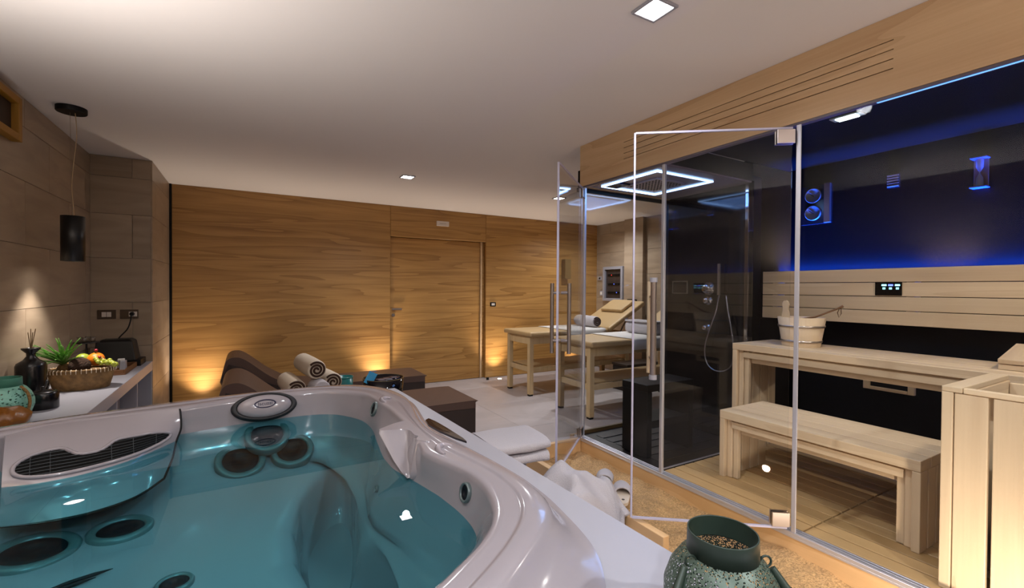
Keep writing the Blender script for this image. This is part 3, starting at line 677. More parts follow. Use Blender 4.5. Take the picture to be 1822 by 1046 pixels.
for zc in (2.075, 1.945):
    F = frame((3.6995, 1.838, zc), (-1, 0, 0))
    dl = MB().lathe((0,0,0), [(.056, 0), (.056, .010), (.050, .012), (.049, .008), (.001, .008)], 32, (False, True), mat=F).build('dial', DIAL, cm)
    MB().box((-.002, -.012, .009), (.002, .036, .0105), F @ Matrix.Rotation(.9, 4, 'Z')).build('needle', BLACKM, dl)
vt = thing('wall_vent', 'small louvred vent high on the black sauna wall', 'vent', (3.70, 1.35, 2.04))
B('frame', (3.705, 1.314, 2.046), (3.7195, 1.384, 2.138), PLATE, vt, .002)
for i in range(5): B('louvre', (3.695, 1.318, 2.052+i*.017), (3.7048, 1.380, 2.062+i*.017), mat('louvre', '#85706c', .4) if i == 0 else bpy.data.materials['louvre'], vt, .002)
hg = thing('sand_timer', 'sauna sand timer in a clear bracket on the black wall', 'sand timer', (3.68, .93, 1.96))
ACR = mat('acrylic_bracket', '#55609a', .15)
B('bracket', (3.712, .90, 1.97), (3.7195, .963, 2.135), mat('bracket_back', '#6a5258', .3), hg, .002)
for zc in (1.964, 2.134): B('end_plate', (3.655, .895, zc), (3.7195, .968, zc+.008), ACR, hg, .002)
MB().lathe((3.69, .932, 1.9722), [(.016, 0), (.018, .01), (.016, .05), (.003, .078), (.003, .084), (.016, .11), (.018, .15), (.016, .1615)], 16).build('glass_bulb', mat('bulb', '#8a8fb0', .1), hg)
sl = thing('ceiling_light', 'small rectangular light in the black sauna ceiling', 'ceiling light', (2.79, 1.23, 2.28))
B('frame', (2.755, 1.15, 2.291), (2.825, 1.295, 2.2995), mat('lamp_frame', '#a9b4bc', .3), sl, .002)
B('diffuser', (2.765, 1.175, 2.286), (2.815, 1.27, 2.2905), emis('cool_led', (.75, .95, 1), 5), sl)
wv = thing('wall_grate', 'dark vent with a wooden frame low on the sauna wall behind the benches', 'vent', (3.71, 1.35, .69))
B('grate', (3.712, 1.25, .71), (3.7195, 1.46, .88), BLACKM, wv)
for lo_, hi_ in (((3.69, 1.215, .69), (3.7195, 1.249, .90)), ((3.69, 1.461, .69), (3.7195, 1.495, .90)), ((3.69, 1.2495, .69), (3.7195, 1.4605, .7095)), ((3.69, 1.2495, .8805), (3.7195, 1.4605, .90))): B('frame', lo_, hi_, SAUNAY, wv, .002)
bk = thing('sauna_bucket', 'light wooden sauna bucket with metal hoops on the high bench', 'bucket', (3.27, 1.69, .984))
bk_c = (3.27, 1.69, .9835)
MB().lathe(bk_c, [(.112, 0), (.142, .195), (.130, .195), (.118, .16), (.001, .16)], 32).build('staves', SAUNAZ, bk)
for z, r_ in ((.035, .1185), (.135, .134)): MB().lathe(bk_c, [(r_-.001, z-.006), (r_+.003, z-.006), (r_+.0055, z+.007), (r_+.001, z+.007)], 32, (False, False)).build('hoop', STEEL, bk)
MB().loft([[(3.255+dx, 1.79+wy, 1.178+z) for dx, wy in ((0, -w_), (.014, -w_), (.014, w_), (0, w_))] for z, w_ in ((-.06, .026), (.02, .026), (.045, .018), (.06, .020), (.085, .025), (.105, .017), (.112, .006))], smooth=False).build('handle_stave', SAUNAZ, bk, .003)
ld = thing('sauna_ladle', 'ladle with a thin wooden handle leaning out of the bucket', 'ladle', (3.27, 1.6, 1.15))
MB().tube([(3.27, 1.73, 1.157), (3.27, 1.60, 1.185), (3.27, 1.47, 1.245), (3.27, 1.44, 1.262)], [.006, .006, .006, .009], 8).build('handle', mat('ladle_wood', '#7d5b3c', .5), ld)
MB().tube([(3.27, 1.452, 1.257), (3.272, 1.45, 1.215), (3.27, 1.462, 1.19), (3.268, 1.47, 1.22), (3.27, 1.455, 1.255)], .0025, 6).build('cord_loop', ROPE, ld)
# heater behind its wooden guard
gd = thing('heater_guard', 'pale wooden guard of upright boards around the sauna heater', 'guard', (2.62, .3, .2))
GX, GY, GZ = 2.352, .690, .992
B('post', (GX, GY-.034, .2005), (GX+.03, GY, GZ-.0205), SAUNAZ, gd, .003)
y = GY-.036
for k, (a, b) in enumerate(((.0, .094), (.106, .196), (.214, .304), (.322, .412), (.43, .52), (.538, .628))):
    B('board', (GX+.004, y-b, .2005), (GX+.026, y-a-.001, GZ-.022), SAUNAZ, gd, .003)
B('top_rail', (GX+.0005, -.05, GZ-.020), (GX+.03, GY-.062, GZ), SAUNAY, gd, .003)
B('top_rail', (GX, GY-.060, GZ-.020), (GX+.56, GY, GZ+.001), SAUNAX, gd, .003)
B('cross_rail', (GX+.031, -.05, GZ-.11), (GX+.055, GY-.068, GZ-.022), SAUNAY, gd, .003)
B('inner_board', (GX+.032, GY-.066, .2005), (GX+.555, GY-.045, GZ-.021), SAUNAX, gd, .003)
for k in range(5): B('back_board', (GX+.535, .50-.13*k, .2005), (GX+.556, .50-.13*k+.122, GZ-.03), SAUNAZ, gd, .003)
ht = thing('sauna_heater', 'dark sauna heater with stones behind the wooden guard', 'heater', (2.65, .3, .2))
B('casing', (2.47, .0, .2005), (2.83, .52, .72), mat('heater_steel', '#2c2c30', .35, metal=.7), ht, .01)
for k in range(22):
    a, b = k % 4, k//4
    MB().ball((2.52+a*.085+random.uniform(-.01, .01), .05+b*.085+random.uniform(-.01, .01), .748+random.uniform(0, .02)), .042, .04, .032, 10, 6).build('stone', mat('heater_stone', '#4a4848', .9, bump=.6, bscale=40) if k == 0 else bpy.data.materials['heater_stone'], ht)
hr = thing('sauna_headrest', 'slanted slatted wooden headrest lying at the end of the high bench', 'headrest', (3.28, .6, .984))
for k in range(6):
    F = Matrix.Translation((3.15, .72-k*.095, 1.014)) @ Matrix.Rotation(-.20, 4, 'Y')
    MB().box((0, -.088, 0), (.30, 0, .022), F).build('slat', SAUNAX, hr, .003)
B('support', (3.36, .17, .984), (3.40, .72, 1.055), SAUNAY, hr, .002)
B('support', (3.16, .17, .984), (3.185, .72, 1.010), SAUNAY, hr, .002)

# ------------------------------------------------------------------ inside the shower
st = thing('shower_stool', 'black open-sided stool standing on the dark shower floor', 'stool', (2.6, 2.33, .205))
B('seat', (2.36, 2.21, .655), (2.84, 2.45, .705), BLACKM, st, .004)
for x0 in (2.362, 2.788): B('side_board', (x0, 2.212, .2035), (x0+.05, 2.448, .654), BLACKM, st, .004)
B('shelf', (2.413, 2.22, .40), (2.787, 2.44, .45), BLACKM, st, .004)
mx_ = thing('shower_mixer', 'chrome shower valves and hand shower with hose on the black back wall', 'shower', (3.2, 2.39, .7))
def knob(y_, z_, r_, l_, name='valve'):
    F = frame((SW-.0005, y_, z_), (-1, 0, 0))
    b = MB().lathe((0,0,0), [(r_*1.5, 0), (r_*1.5, .008), (r_, .010), (r_, l_), (r_*.7, l_+.006), (.001, l_+.006)], 24, (False, True), mat=F).build(name, CHROME, mx_)
    return b
knob(2.395, 1.370, .035, .05); knob(2.395, 1.272, .024, .045); knob(2.40, 1.053, .020, .05)
MB().tube([(3.205, 2.275, 1.565), (3.205, 2.275, 1.32)], .012, 12).build('hand_shower', mat('nickel', '#8d8272', .3, metal=.7), mx_)
MB().tube([(SW-.001, 2.272, 1.335), (3.205, 2.272, 1.335)], .014, 12).build('wall_bracket', CHROME, mx_)
hose = catm([(3.205, 2.272, 1.318), (3.205, 2.30, 1.18), (3.205, 2.36, 1.02), (3.205, 2.395, .88), (3.205, 2.372, .77), (3.205, 2.30, .722), (3.205, 2.20, .74), (3.205, 2.145, .83), (3.215, 2.16, 1.0), (3.22, 2.20, 1.18), (3.24, 2.235, 1.315)], 6)
MB().tube(hose, .0065, 8).build('hose', mat('hose_metal', '#a9adb3', .25, metal=.9), mx_)
nf = thing('wall_niche_plate', 'small rectangular framed plate on the black shower wall', 'plate', (3.24, 2.68, 1.32))
for lo_, hi_ in (((SW-.010, 2.60, 1.325), (SW-.0005, 2.608, 1.435)), ((SW-.010, 2.752, 1.325), (SW-.0005, 2.76, 1.435)), ((SW-.010, 2.6085, 1.325), (SW-.0005, 2.7515, 1.333)), ((SW-.010, 2.6085, 1.427), (SW-.0005, 2.7515, 1.435))): B('frame', lo_, hi_, mat('plate_frame', '#8f8878', .3, metal=.8) if 'plate_frame' not in bpy.data.materials else bpy.data.materials['plate_frame'], nf, .001)
B('plate', (SW-.005, 2.6085, 1.3335), (SW-.0005, 2.7515, 1.4265), BLACKG, nf)
# ------------------------------------------------------------------ ceiling lights and uplights
LAB = ['square ceiling downlight nearest the sauna fascia, over the hot tub corner', 'square ceiling downlight in front of the wooden door', 'square ceiling downlight beyond the open shower door', None, None, None, None]
for k in range(3):
    x, y = DOWN[k]; s = .064
    t_ = thing('ceiling_downlight', LAB[k], 'ceiling light', (x, y, H-.012), 'recessed ceiling downlights')
    for lo_, hi_ in (((x-s, y-s, H-.010), (x+s, y-s+.012, H-.0005)), ((x-s, y+s-.012, H-.010), (x+s, y+s, H-.0005)), ((x-s, y-s+.0125, H-.010), (x-s+.012, y+s-.0125, H-.0005)), ((x+s-.012, y-s+.0125, H-.010), (x+s, y+s-.0125, H-.0005))):
        B('frame', lo_, hi_, WHITEP, t_, .002)
    B('diffuser', (x-s+.0125, y-s+.0125, H-.007), (x+s-.0125, y+s-.0125, H-.001), WHITELED, t_)
ULAB = ['round floor uplight at the foot of the wooden wall, left of the lounger heads', 'round floor uplight at the foot of the wooden wall, left of the door', 'round floor uplight at the foot of the wooden wall, right of the door']
for k in range(3):
    x = UPX[k]
    t_ = thing('floor_uplight', ULAB[k], 'uplight', (x, YB-.17, 0), 'floor uplights along the wooden wall')
    MB().lathe((x, YB-.17, .0005), [(.045, 0), (.045, .004), (.034, .006), (.034, .002)], 24, (False, False)).build('ring', STEEL, t_)
    MB().lathe((x, YB-.17, .001), [(.033, 0), (.033, .004), (.001, .0055)], 24, (False, True)).build('lens', GLOW, t_)

# ------------------------------------------------------------------ wall fittings
ex = thing('emergency_sign', 'small white emergency light plate above the wooden door', 'sign', (2.42, YB-.02, 2.24))
B('housing', (2.335, YB-.03, 2.243), (2.52, YB-.0005, 2.312), mat('white_plastic', '#cfc4bc', .4), ex, .005)
B('print', (2.375, YB-.0308, 2.276), (2.475, YB-.0302, 2.281), mat('grey_print', '#8f857d', .5), ex)
sw = thing('light_switch', 'small black-framed white switch beside the wooden door', 'switch', (3.245, YB-.01, 1.09))
B('plate', (3.205, YB-.010, 1.085), (3.30, YB-.0005, 1.148), BLACKM, sw, .003)
B('rocker', (3.225, YB-.013, 1.10), (3.28, YB-.0102, 1.133), mat('rocker', '#d9cfc4', .4), sw, .002)
sco = thing('wall_sconce', 'tan box wall lamp on the wooden wall behind the glass shower door', 'wall lamp', (4.6, YB-.1, 1.52))
B('shade', (4.545, YB-.10, 1.53), (4.665, YB-.012, 1.85), mat('sconce', '#7b6034', .5), sco, .004)
B('mount', (4.56, YB-.0115, 1.6), (4.65, YB-.0005, 1.78), BLACKM, sco)
dsx = thing('door_stop', 'tiny black door stop on the floor by the wooden door', 'door stop', (3.10, 6.02, 0))
MB().lathe((3.10, 6.02, .0005), [(.02, 0), (.02, .03), (.014, .036), (.001, .036)], 16).build('rubber', BLACKM, dsx)
MB().lathe((3.10, 6.02, .0367), [(.009, 0), (.009, .004), (.001, .005)], 12).build('screw', STEEL, dsx)
nic = thing('wall_cabinet', 'white-framed wall cabinet with dark glass on the far stone wall', 'cabinet', (XR-.03, 5.71, 1.16))
NY0, NY1, NZ0, NZ1 = 5.475, 5.945, 1.165, 1.735
for lo_, hi_ in (((XR-.05, NY0, NZ0), (XR-.0005, NY0+.045, NZ1)), ((XR-.05, NY1-.045, NZ0), (XR-.0005, NY1, NZ1)), ((XR-.05, NY0+.0455, NZ0), (XR-.0005, NY1-.0455, NZ0+.045)), ((XR-.05, NY0+.0455, NZ1-.045), (XR-.0005, NY1-.0455, NZ1))):
    B('frame', lo_, hi_, WHITEP, nic, .003)
B('back', (XR-.012, NY0+.0455, NZ0+.0455), (XR-.0005, NY1-.0455, NZ1-.0455), mat('cabinet_dark', '#39302e', .3), nic)
for k, z in enumerate((1.29, 1.43, 1.58)):
    sh_ = B('module_row', (XR-.03, NY0+.10, z), (XR-.0125, NY1-.10, z+.03), BLACKM, nic, .003)
    B('indicator', (XR-.0312, 5.62+.06*k, z+.01), (XR-.0302, 5.635+.06*k, z+.02), emis('red_pilot', (1, .05, .04), 1.5) if k == 2 else LBL, sh_)
tm = thing('thermostat', 'small white thermostat with black display on the far stone wall', 'thermostat', (XR, 6.06, 1.52))
B('body', (XR-.02, 6.02, 1.515), (XR-.0005, 6.105, 1.575), WHITEP, tm, .003); B('display', (XR-.0215, 6.035, 1.53), (XR-.0202, 6.075, 1.562), BLACKG, tm)
s2 = thing('wall_switch', 'plain white wall switch under the thermostat', 'switch', (XR, 6.03, 1.25))
B('plate', (XR-.012, 5.985, 1.25), (XR-.0005, 6.06, 1.33), WHITEP, s2, .003); B('rocker', (XR-.015, 6.0, 1.265), (XR-.0122, 6.045, 1.315), mat('rocker_white', '#e0dcd6', .3), s2, .002)
s3 = thing('socket_plate', 'black double socket plate on the stone pilaster behind the glass doors', 'socket', (XR-.07, 5.2, 1.13))
B('plate', (XR-.082, 5.13, 1.125), (XR-.0705, 5.33, 1.205), BLACKM, s3, .003)
for k in (0, 1): B('insert', (XR-.084, 5.15+.09*k, 1.14), (XR-.0822, 5.21+.09*k, 1.19), mat('insert', '#8b7a66', .4) if k == 0 else bpy.data.materials['insert'], s3, .001)
plateM = mat('bronze_plate', '#4b3a2c', .35, metal=.3); insertM = mat('socket_insert', '#d8cfc6', .4)
so1 = thing('socket_plate', 'bronze wall plate with white switches, the one with nothing plugged in', 'socket', (-1.03, YA-.01, 1.07))
B('plate', (-1.095, YA-.010, 1.074), (-.972, YA-.0005, 1.152), plateM, so1, .003)
for k in range(2): B('insert', (-1.065+.033*k, YA-.013, 1.092), (-1.035+.033*k, YA-.0102, 1.134), insertM, so1, .001)
so2 = thing('socket_plate', 'bronze wall plate with a black plug in it', 'socket', (-.88, YA-.01, 1.07))
B('plate', (-.945, YA-.010, 1.074), (-.820, YA-.0005, 1.152), plateM, so2, .003)
for k in range(2): B('insert', (-.885+.03*k, YA-.013, 1.092), (-.858+.03*k, YA-.0102, 1.134), insertM, so2, .001)
vf = thing('wall_frame', 'yellow wooden frame with a dark centre high on the stone wall', 'frame', (XL+.02, 3.4, 2.17))
for lo_, hi_ in (((XL+.0005, 3.60, 2.165), (XL+.045, 3.64, 2.41)), ((XL+.0005, 3.12, 2.165), (XL+.045, 3.16, 2.41)), ((XL+.0005, 3.1605, 2.165), (XL+.045, 3.5995, 2.205)), ((XL+.0005, 3.1605, 2.37), (XL+.045, 3.5995, 2.41))):
    B('frame', lo_, hi_, mat('yellow_wood', '#9a6c1c', .5) if 'yellow_wood' not in bpy.data.materials else bpy.data.materials['yellow_wood'], vf, .003)
B('grille_panel', (XL+.0005, 3.1605, 2.2055), (XL+.012, 3.5995, 2.3695), mat('dark_brown', '#2a1a10', .6), vf)

# pendant lamp
pd = thing('pendant_lamp', 'black cylinder pendant lamp on a thin cable over the white counter', 'lamp', (-.941, 3.87, 1.51))
MB().lathe((-.945, 3.87, 2.44), [(.072, 0), (.075, .004), (.075, .0315)], 40).build('canopy', BLACKM, pd)
MB().lathe((-.941, 3.87, 1.512), [(.056, .02), (.056, 0), (.0585, 0), (.0585, .282), (.001, .282)], 40, (False, True)).build('shade', mat('black_shade', '#0d0c0c', .35), pd)
MB().lathe((-.941, 3.87, 1.530), [(.0555, 0), (.001, -.001)], 40, (False, True)).build('bulb', emis('pendant_bulb', (1, .95, .88), 9), pd)
MB().tube(catm([(-.928, 3.87, 2.442), (-.922, 3.87, 2.36), (-.924, 3.87, 2.26), (-.938, 3.87, 2.10), (-.945, 3.87, 1.98), (-.940, 3.87, 1.88), (-.934, 3.87, 1.79)], 5), .0022, 6).build('cable', mat('clear_cable', '#b59a78', .4), pd)
MB().tube([(-.952, 3.87, 2.442), (-.945, 3.87, 1.794)], .0011, 5).build('suspension_wire', mat('wire', '#8a7765', .4, metal=.5), pd)

# ------------------------------------------------------------------ white counter in the alcove
CX0, CX1, CZ = XL+.001, XC-.0005, .69
ct = thing('wall_counter', 'white counter with open cubbies along the stone wall, behind the hot tub', 'counter', (-.93, 3.9, 0))
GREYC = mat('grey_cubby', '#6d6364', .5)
B('top', (CX0, 2.56, .612), (CX1, YA-.001, CZ), WHITEP, ct, .003)
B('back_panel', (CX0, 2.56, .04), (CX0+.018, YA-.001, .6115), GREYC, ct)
B('base', (CX0, 2.56, .0015), (CX1-.02, YA-.001, .039), WHITEP, ct)
for y in (2.56, 3.2, 3.84, 4.48, 5.105): B('divider', (CX0+.019, y, .0395), (CX1-.004, y+.018, .6115), WHITEP, ct, .002)
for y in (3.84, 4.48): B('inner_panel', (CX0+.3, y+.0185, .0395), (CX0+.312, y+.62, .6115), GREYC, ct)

def lantern(name, lab, c, k, body, solid, rope, n=48):
    """c = centre of the foot, k = scale; a fat pierced bowl, a plain collar, two lugs with rings and a rope handle that has dropped"""
    r = thing(name, lab, 'lantern', c)
    P = lambda pr: [(a*k, b*k) for a, b in pr]
    MB().lathe(c, P([(.055, .0), (.060, .004), (.078, .03), (.088, .062), (.088, .085), (.079, .112), (.064, .134), (.053, .143)]), n, (False, False)).build('body', body, r)
    MB().lathe(c, P([(.001, .001), (.056, .001), (.056, .006), (.001, .006)]), n, (False, False)).build('base', solid, r)
    MB().lathe(c, P([(.0525, .141), (.0535, .141), (.0525, .175), (.0525, .176), (.0505, .176), (.0505, .175), (.0505, .143)]), n, (False, False)).build('collar', solid, r)
    return r, P
LN = (.655, .453, .8003)
r, P = lantern('lantern', 'dark green pierced metal lantern with a brown rope handle, on the tub ledge', LN, 1.0, GREENM, GREENS, ROPE)
dv = Vector((-.47, .88, 0)).normalized(); nv = Vector((-.88, -.47, 0)).normalized()   # across the picture / towards the viewer
ax = Vector((math.cos(yaw), -math.sin(yaw), 0)); ny = Vector((-math.sin(yaw), -math.cos(yaw), 0))
cb = Vector(LN)
for s in (-1, 1):
    lug = cb + ax*(s*.058) + ny*.020 + Vector((0, 0, .140))
    lo_ = MB().tube([lug + Vector((0, 0, .0085*math.sin(2*PI*i/16))) + ax*(.0085*math.cos(2*PI*i/16)) for i in range(17)], .0018, 6).build('lug_ring', GREENS, r)
    e = lug + ax*(s*.010) - Vector((0, 0, .010))
    MB().tube([e, e + ax*(s*.016) + ny*.014 - Vector((0, 0, .026))], [.0055, .007], 10).build('ferrule', GREENS, r)
a0 = cb + ax*(-.084) + ny*.034 + Vector((0, 0, .106)); a1 = cb + ax*.084 + ny*.034 + Vector((0, 0, .106))
mid = [a0, cb+ax*(-.088)+ny*.048+Vector((0, 0, .062)), cb+ax*(-.074)+ny*.080+Vector((0, 0, .022)), cb+ny*.118+Vector((0, 0, .010)), cb+ax*.088+ny*.075+Vector((0, 0, .020)), cb+ax*.100+ny*.040+Vector((0, 0, .062)), a1]
pth = catm(mid, 10)
hr_ = MB().tube(pth, [.0074+.0007*math.sin(i*2.2) for i in range(len(pth))], 10).build('rope_handle', ROPE, r)
L2 = (-1.025, 3.17, CZ+.0005)
r, P = lantern('lantern', 'turquoise pierced metal lantern with a jute rope handle, on the white counter', L2, 1.22, TURQ, TURQS, ROPEL)
c2 = Vector(L2)
MB().tube(catm([c2+Vector((.066, -.02, .17)), c2+Vector((.098, -.045, .14)), c2+Vector((.108, -.055, .09)), c2+Vector((.095, -.065, .04)), c2+Vector((.06, -.10, .012)), c2+Vector((-.03, -.115, .012))], 6), .0065, 8).build('rope_handle', ROPEL, r)

def lathe_thing(name, lab, cat, c, parts, group=None):
    r = thing(name, lab, cat, c, group)
    for nm, prof, m_, caps in parts: MB().lathe(c, prof, 32, caps).build(nm, m_, r)
    return r
BV = (-1.06, 3.62, CZ+.0005)
CER = mat('black_ceramic', '#0b0a0c', .22)
r = lathe_thing('reed_bottle', 'tall black ceramic bottle with thin reed sticks on the counter', 'bottle', BV, [('body', [(.064, 0), (.066, .006), (.066, .21), (.060, .226), (.034, .244), (.019, .266), (.020, .282), (.040, .304), (.041, .312), (.018, .312), (.016, .29)], CER, (True, True))])
for k in range(4): MB().tube([(BV[0], BV[1], BV[2]+.292), (BV[0]-.012+.010*k, BV[1]+.006*(k % 2), BV[2]+.40+.02*(k % 2))], .0022, 5).build('reed', mat('reed', '#7a6243', .7) if k == 0 else bpy.data.materials['reed'], r)
BP = (-.955, 3.42, CZ+.0005)
r = lathe_thing('ceramic_pot', 'low black ceramic pot with a side handle in front of the basket', 'pot', BP, [('body', [(.060, 0), (.064, .006), (.064, .082), (.058, .092), (.045, .094), (.043, .02), (.001, .02)], CER, (True, True)), ('knob_lid', [(.042, .088), (.040, .097), (.010, .101), (.010, .118), (.001, .120)], CER, (False, True))])
MB().tube(catm([(BP[0]-.01, BP[1]+.068, BP[2]+.075), (BP[0]-.01, BP[1]+.105, BP[2]+.10), (BP[0]-.01, BP[1]+.10, BP[2]+.135), (BP[0]-.01, BP[1]+.062, BP[2]+.10)], 5), .007, 8).build('handle', CER, r)

# amber bundle at the near end of the counter
ab = MB()
rings_ = []
for i in range(1, 12):
    t = PI*i/12; rr = []
    for j in range(28):
        a = 2*PI*j/28; q = Vector((math.sin(t)*math.cos(a), math.sin(t)*math.sin(a), -math.cos(t)))
        k = 1 + .16*noise.noise(q*2.2) + .08*abs(noise.noise(q*6))
        rr.append((-.955+.075*q.x*k, 2.98+.09*q.y*k, CZ+.052+.056*q.z*k if q.z > -.85 else CZ+.002))
    rings_.append(rr)
o = ab.loft(rings_).build('silk_pouch', mat('amber_satin', '#7c4a12', .3, bump=.3, bscale=30), None)
tag(o, 'crumpled shiny amber pouch at the near end of the counter', 'pouch')

# ------------------------------------------------------------------ fruit basket and what lies in it
bc = (-.925, 3.97, CZ+.0005)
bk = thing('fruit_basket', 'oval brown woven basket with laced white rim, filled with fruit', 'basket', bc)
RX, RY = .165, .115
MB().lathe(bc, [(.80, 0), (.84, .004), (.93, .06), (1.0, .125), (.97, .128), (.90, .06), (.80, .012), (.001, .012)], 40, (True, True), RX, RY).build('body', WICKER, bk)
rim = [(bc[0]+RX*.985*math.cos(2*PI*i/48), bc[1]+RY*.985*math.sin(2*PI*i/48), bc[2]+.128) for i in range(49)]
MB().tube(rim, .007, 8).build('rim', WICKER, bk)
lace = MB()
for i in range(0, 44):
    a = 2*PI*i/44; q = Vector((bc[0]+RX*.985*math.cos(a), bc[1]+RY*.985*math.sin(a), bc[2]+.128)); o_ = Vector((math.cos(a), math.sin(a), 0))
    lace.tube([q+o_*.009-Vector((0, 0, .018)), q+o_*.0098, q+o_*.004+Vector((0, 0, .0095)), q-o_*.006+Vector((0, 0, .006))], .0022, 5)
o = lace.build('lacing', mat('white_lacing', '#cbb9a2', .7), bk); o['kind'] = 'stuff'
pn = thing('pineapple', 'pineapple lying in the fruit basket with long green spiky leaves', 'fruit', (-1.0, 3.96, .76))
tilt = Matrix.Translation((-1.005, 4.0, .805)) @ Matrix.Rotation(.5, 4, 'X') @ Matrix.Rotation(-.25, 4, 'Y')
MB().ball((0, 0, 0), .048, .048, .06, 18, 10, tilt).build('flesh', mat('pineapple_skin', '#6a4a1c', .6, bump=1, bscale=70), pn)
PLM = mat('pineapple_leaf', '#5f8f3c', .45, var=.4, vscale=40)
top = tilt @ Vector((0, 0, .05)); random.seed(3)
for k in range(44):
    lvl = k/44; az = k*2.39996; el = .25 + 1.05*lvl + random.uniform(-.1, .1); ln = random.uniform(.17, .26)*(1.1-.3*lvl)
    d0 = Vector((math.cos(az)*math.cos(el), math.sin(az)*math.cos(el)*.7, math.sin(el)))
    d0 = (d0 + Vector((-.35, -.75, .25))).normalized()
    if d0.x < -.55: d0.x = -.55; d0.normalize()
    side = d0.cross(Vector((0, 0, 1))).normalized(); upn = side.cross(d0)
    A, Bq = [], []
    for i in range(6):
        t = i/5; q = top + d0*ln*t + Vector((0, 0, -.045*t*t)) + upn*.01*math.sin(t*2); w_ = .014*(1-t)**.8*(1 if t > 0 else .8)+.0004
        A.append((q-side*w_+upn*.003, q-upn*.001, q+side*w_+upn*.003))
    m_ = MB(); m_.grid(A); m_.build('leaf', PLM, pn, solid=.0012)
co = MB().ball((-.925, 3.925, .845), .056, .055, .052, 20, 12).build('coconut', mat('coconut_fibre', '#3a2415', .95, bump=1.5, bscale=90), None); tag(co, 'hairy brown coconut in the middle of the fruit basket', 'coconut')
og = thing('orange', 'bright orange at the top of the fruit basket', 'fruit', (-.865, 3.985, .85))
MB().ball((-.862, 4.0, .872), .046, .048, .044, 20, 12).build('peel', mat('orange_peel', '#e07a10', .4, bump=.2, bscale=200), og)
MB().lathe((-.862, 3.99, .9145), [(.005, 0), (.004, .003), (.001, .004)], 8).build('stalk', mat('stalk', '#55602a', .7), og)
pr_ = MB().ball((-.935, 4.035, .875), .038, .038, .035, 16, 10).build('pear', mat('green_pear', '#8c9a30', .4), None); tag(pr_, 'green pear half hidden behind the coconut', 'fruit')
gp = thing('grape_bunch', 'bunch of pale green grapes spilling over the basket end', 'grapes', (-.80, 3.94, .83))
GRM = mat('green_grape', '#a3a93a', .25, spec=.6)
MB().tube([(-.85, 3.95, .86), (-.80, 3.93, .855), (-.765, 3.93, .83)], .003, 6).build('stem', mat('grape_stem', '#6a6a2c', .6), gp)
g0_ = None; random.seed(11)
for k in range(24):
    t = (k+.5)/24; q = (-.850+.11*t+random.uniform(-.008, .008), 3.905+random.uniform(-.015, .06), .858-.035*t+random.uniform(-.006, .014))
    if g0_ is None: g0_ = MB().ball((0, 0, 0), .0135, .0125, .0145, 12, 8).build('grape', GRM, gp); g = g0_
    else: g = g0_.copy(); C.objects.link(g)
    g.location = Vector(q) - wpos(gp)
rg = thing('red_berries', 'few red berries on top of the orange', 'berries', (-.84, 3.96, .9))
for k, q in enumerate(((-.832, 3.943, .890), (-.815, 3.950, .874), (-.850, 3.932, .882), (-.858, 3.985, .932))): MB().ball(q, .010, n=10, m=7).build('berry', mat('red_berry', '#8c1420', .3) if k == 0 else bpy.data.materials['red_berry'], rg)

# glass stand, machine, tray with glass and napkins
gs = thing('glass_stand', 'dark round stand with small drinking glasses in the corner', 'stand', (-1.06, 4.62, CZ))
MB().lathe((-1.05, 4.62, CZ+.0005), [(.05, 0), (.05, .006), (.006, .012), (.006, .228), (.075, .232), (.078, .24), (.001, .24)], 28).build('stem', mat('dark_wood', '#1d1511', .4), gs)
GLZ = clear('drinking_glass', (.88, .87, .85), .12)
for k, (dx, dy) in enumerate(((-.038, 0), (.038, .0), (0, .04), (0, -.04))):
    g = lathe_thing('drinking_glass', ('small clear tumbler on the round stand, the one nearest the stone wall', 'small clear tumbler on the round stand, the one toward the counter edge', 'small clear tumbler on the round stand, the one toward the black machine', 'small clear tumbler on the round stand, the one toward the fruit basket')[k], 'glass', (-1.05+dx, 4.62+dy, CZ+.2412), [('wall', [(.001, .001), (.014, .001), (.018, .038), (.0168, .038), (.0128, .004), (.001, .004)], GLZ, (False, False))], 'tumblers on the round stand')
mcx = thing('coffee_machine', 'black boxy machine plugged in at the end of the counter', 'machine', (-.93, 4.97, CZ))
MB().loft([[(-1.09, 4.86, CZ+.0005), (-.765, 4.86, CZ+.0005), (-.765, 5.09, CZ+.0005), (-1.09, 5.09, CZ+.0005)], [(-1.09, 4.86, CZ+.05), (-.765, 4.86, CZ+.05), (-.765, 5.09, CZ+.05), (-1.09, 5.09, CZ+.05)]], smooth=False).build('base', BLACKM, mcx, .006)
MB().loft([[(-1.07, 4.88, CZ+.051), (-.80, 4.88, CZ+.051), (-.80, 5.085, CZ+.051), (-1.07, 5.085, CZ+.051)], [(-1.06, 4.90, CZ+.205), (-.825, 4.90, CZ+.205), (-.825, 5.08, CZ+.205), (-1.06, 5.08, CZ+.205)], [(-1.03, 4.93, CZ+.222), (-.85, 4.93, CZ+.222), (-.85, 5.06, CZ+.222), (-1.03, 5.06, CZ+.222)]], smooth=False).build('housing', mat('black_plastic', '#0a090a', .4), mcx, .008)
MB().tube([(-.862, 5.1125, 1.115), (-.862, 5.075, 1.115)], [.018, .014], 14).build('plug', BLACKM, mcx)
MB().tube(catm([(-.862, 5.078, 1.113), (-.862, 5.05, 1.06), (-.88, 5.03, .99), (-.925, 5.02, .93), (-.94, 5.02, .905)], 6), .005, 8).build('power_cord', BLACKM, mcx)
ty = thing('wooden_tray', 'narrow brown wooden tray at the end of the counter', 'tray', (-.83, 4.6, CZ))
TRW = mat('tray_wood', '#5e3a1a', .5)
B('bottom', (-.93, 4.42, CZ+.0005), (-.785, 4.84, CZ+.010), TRW, ty, .002)
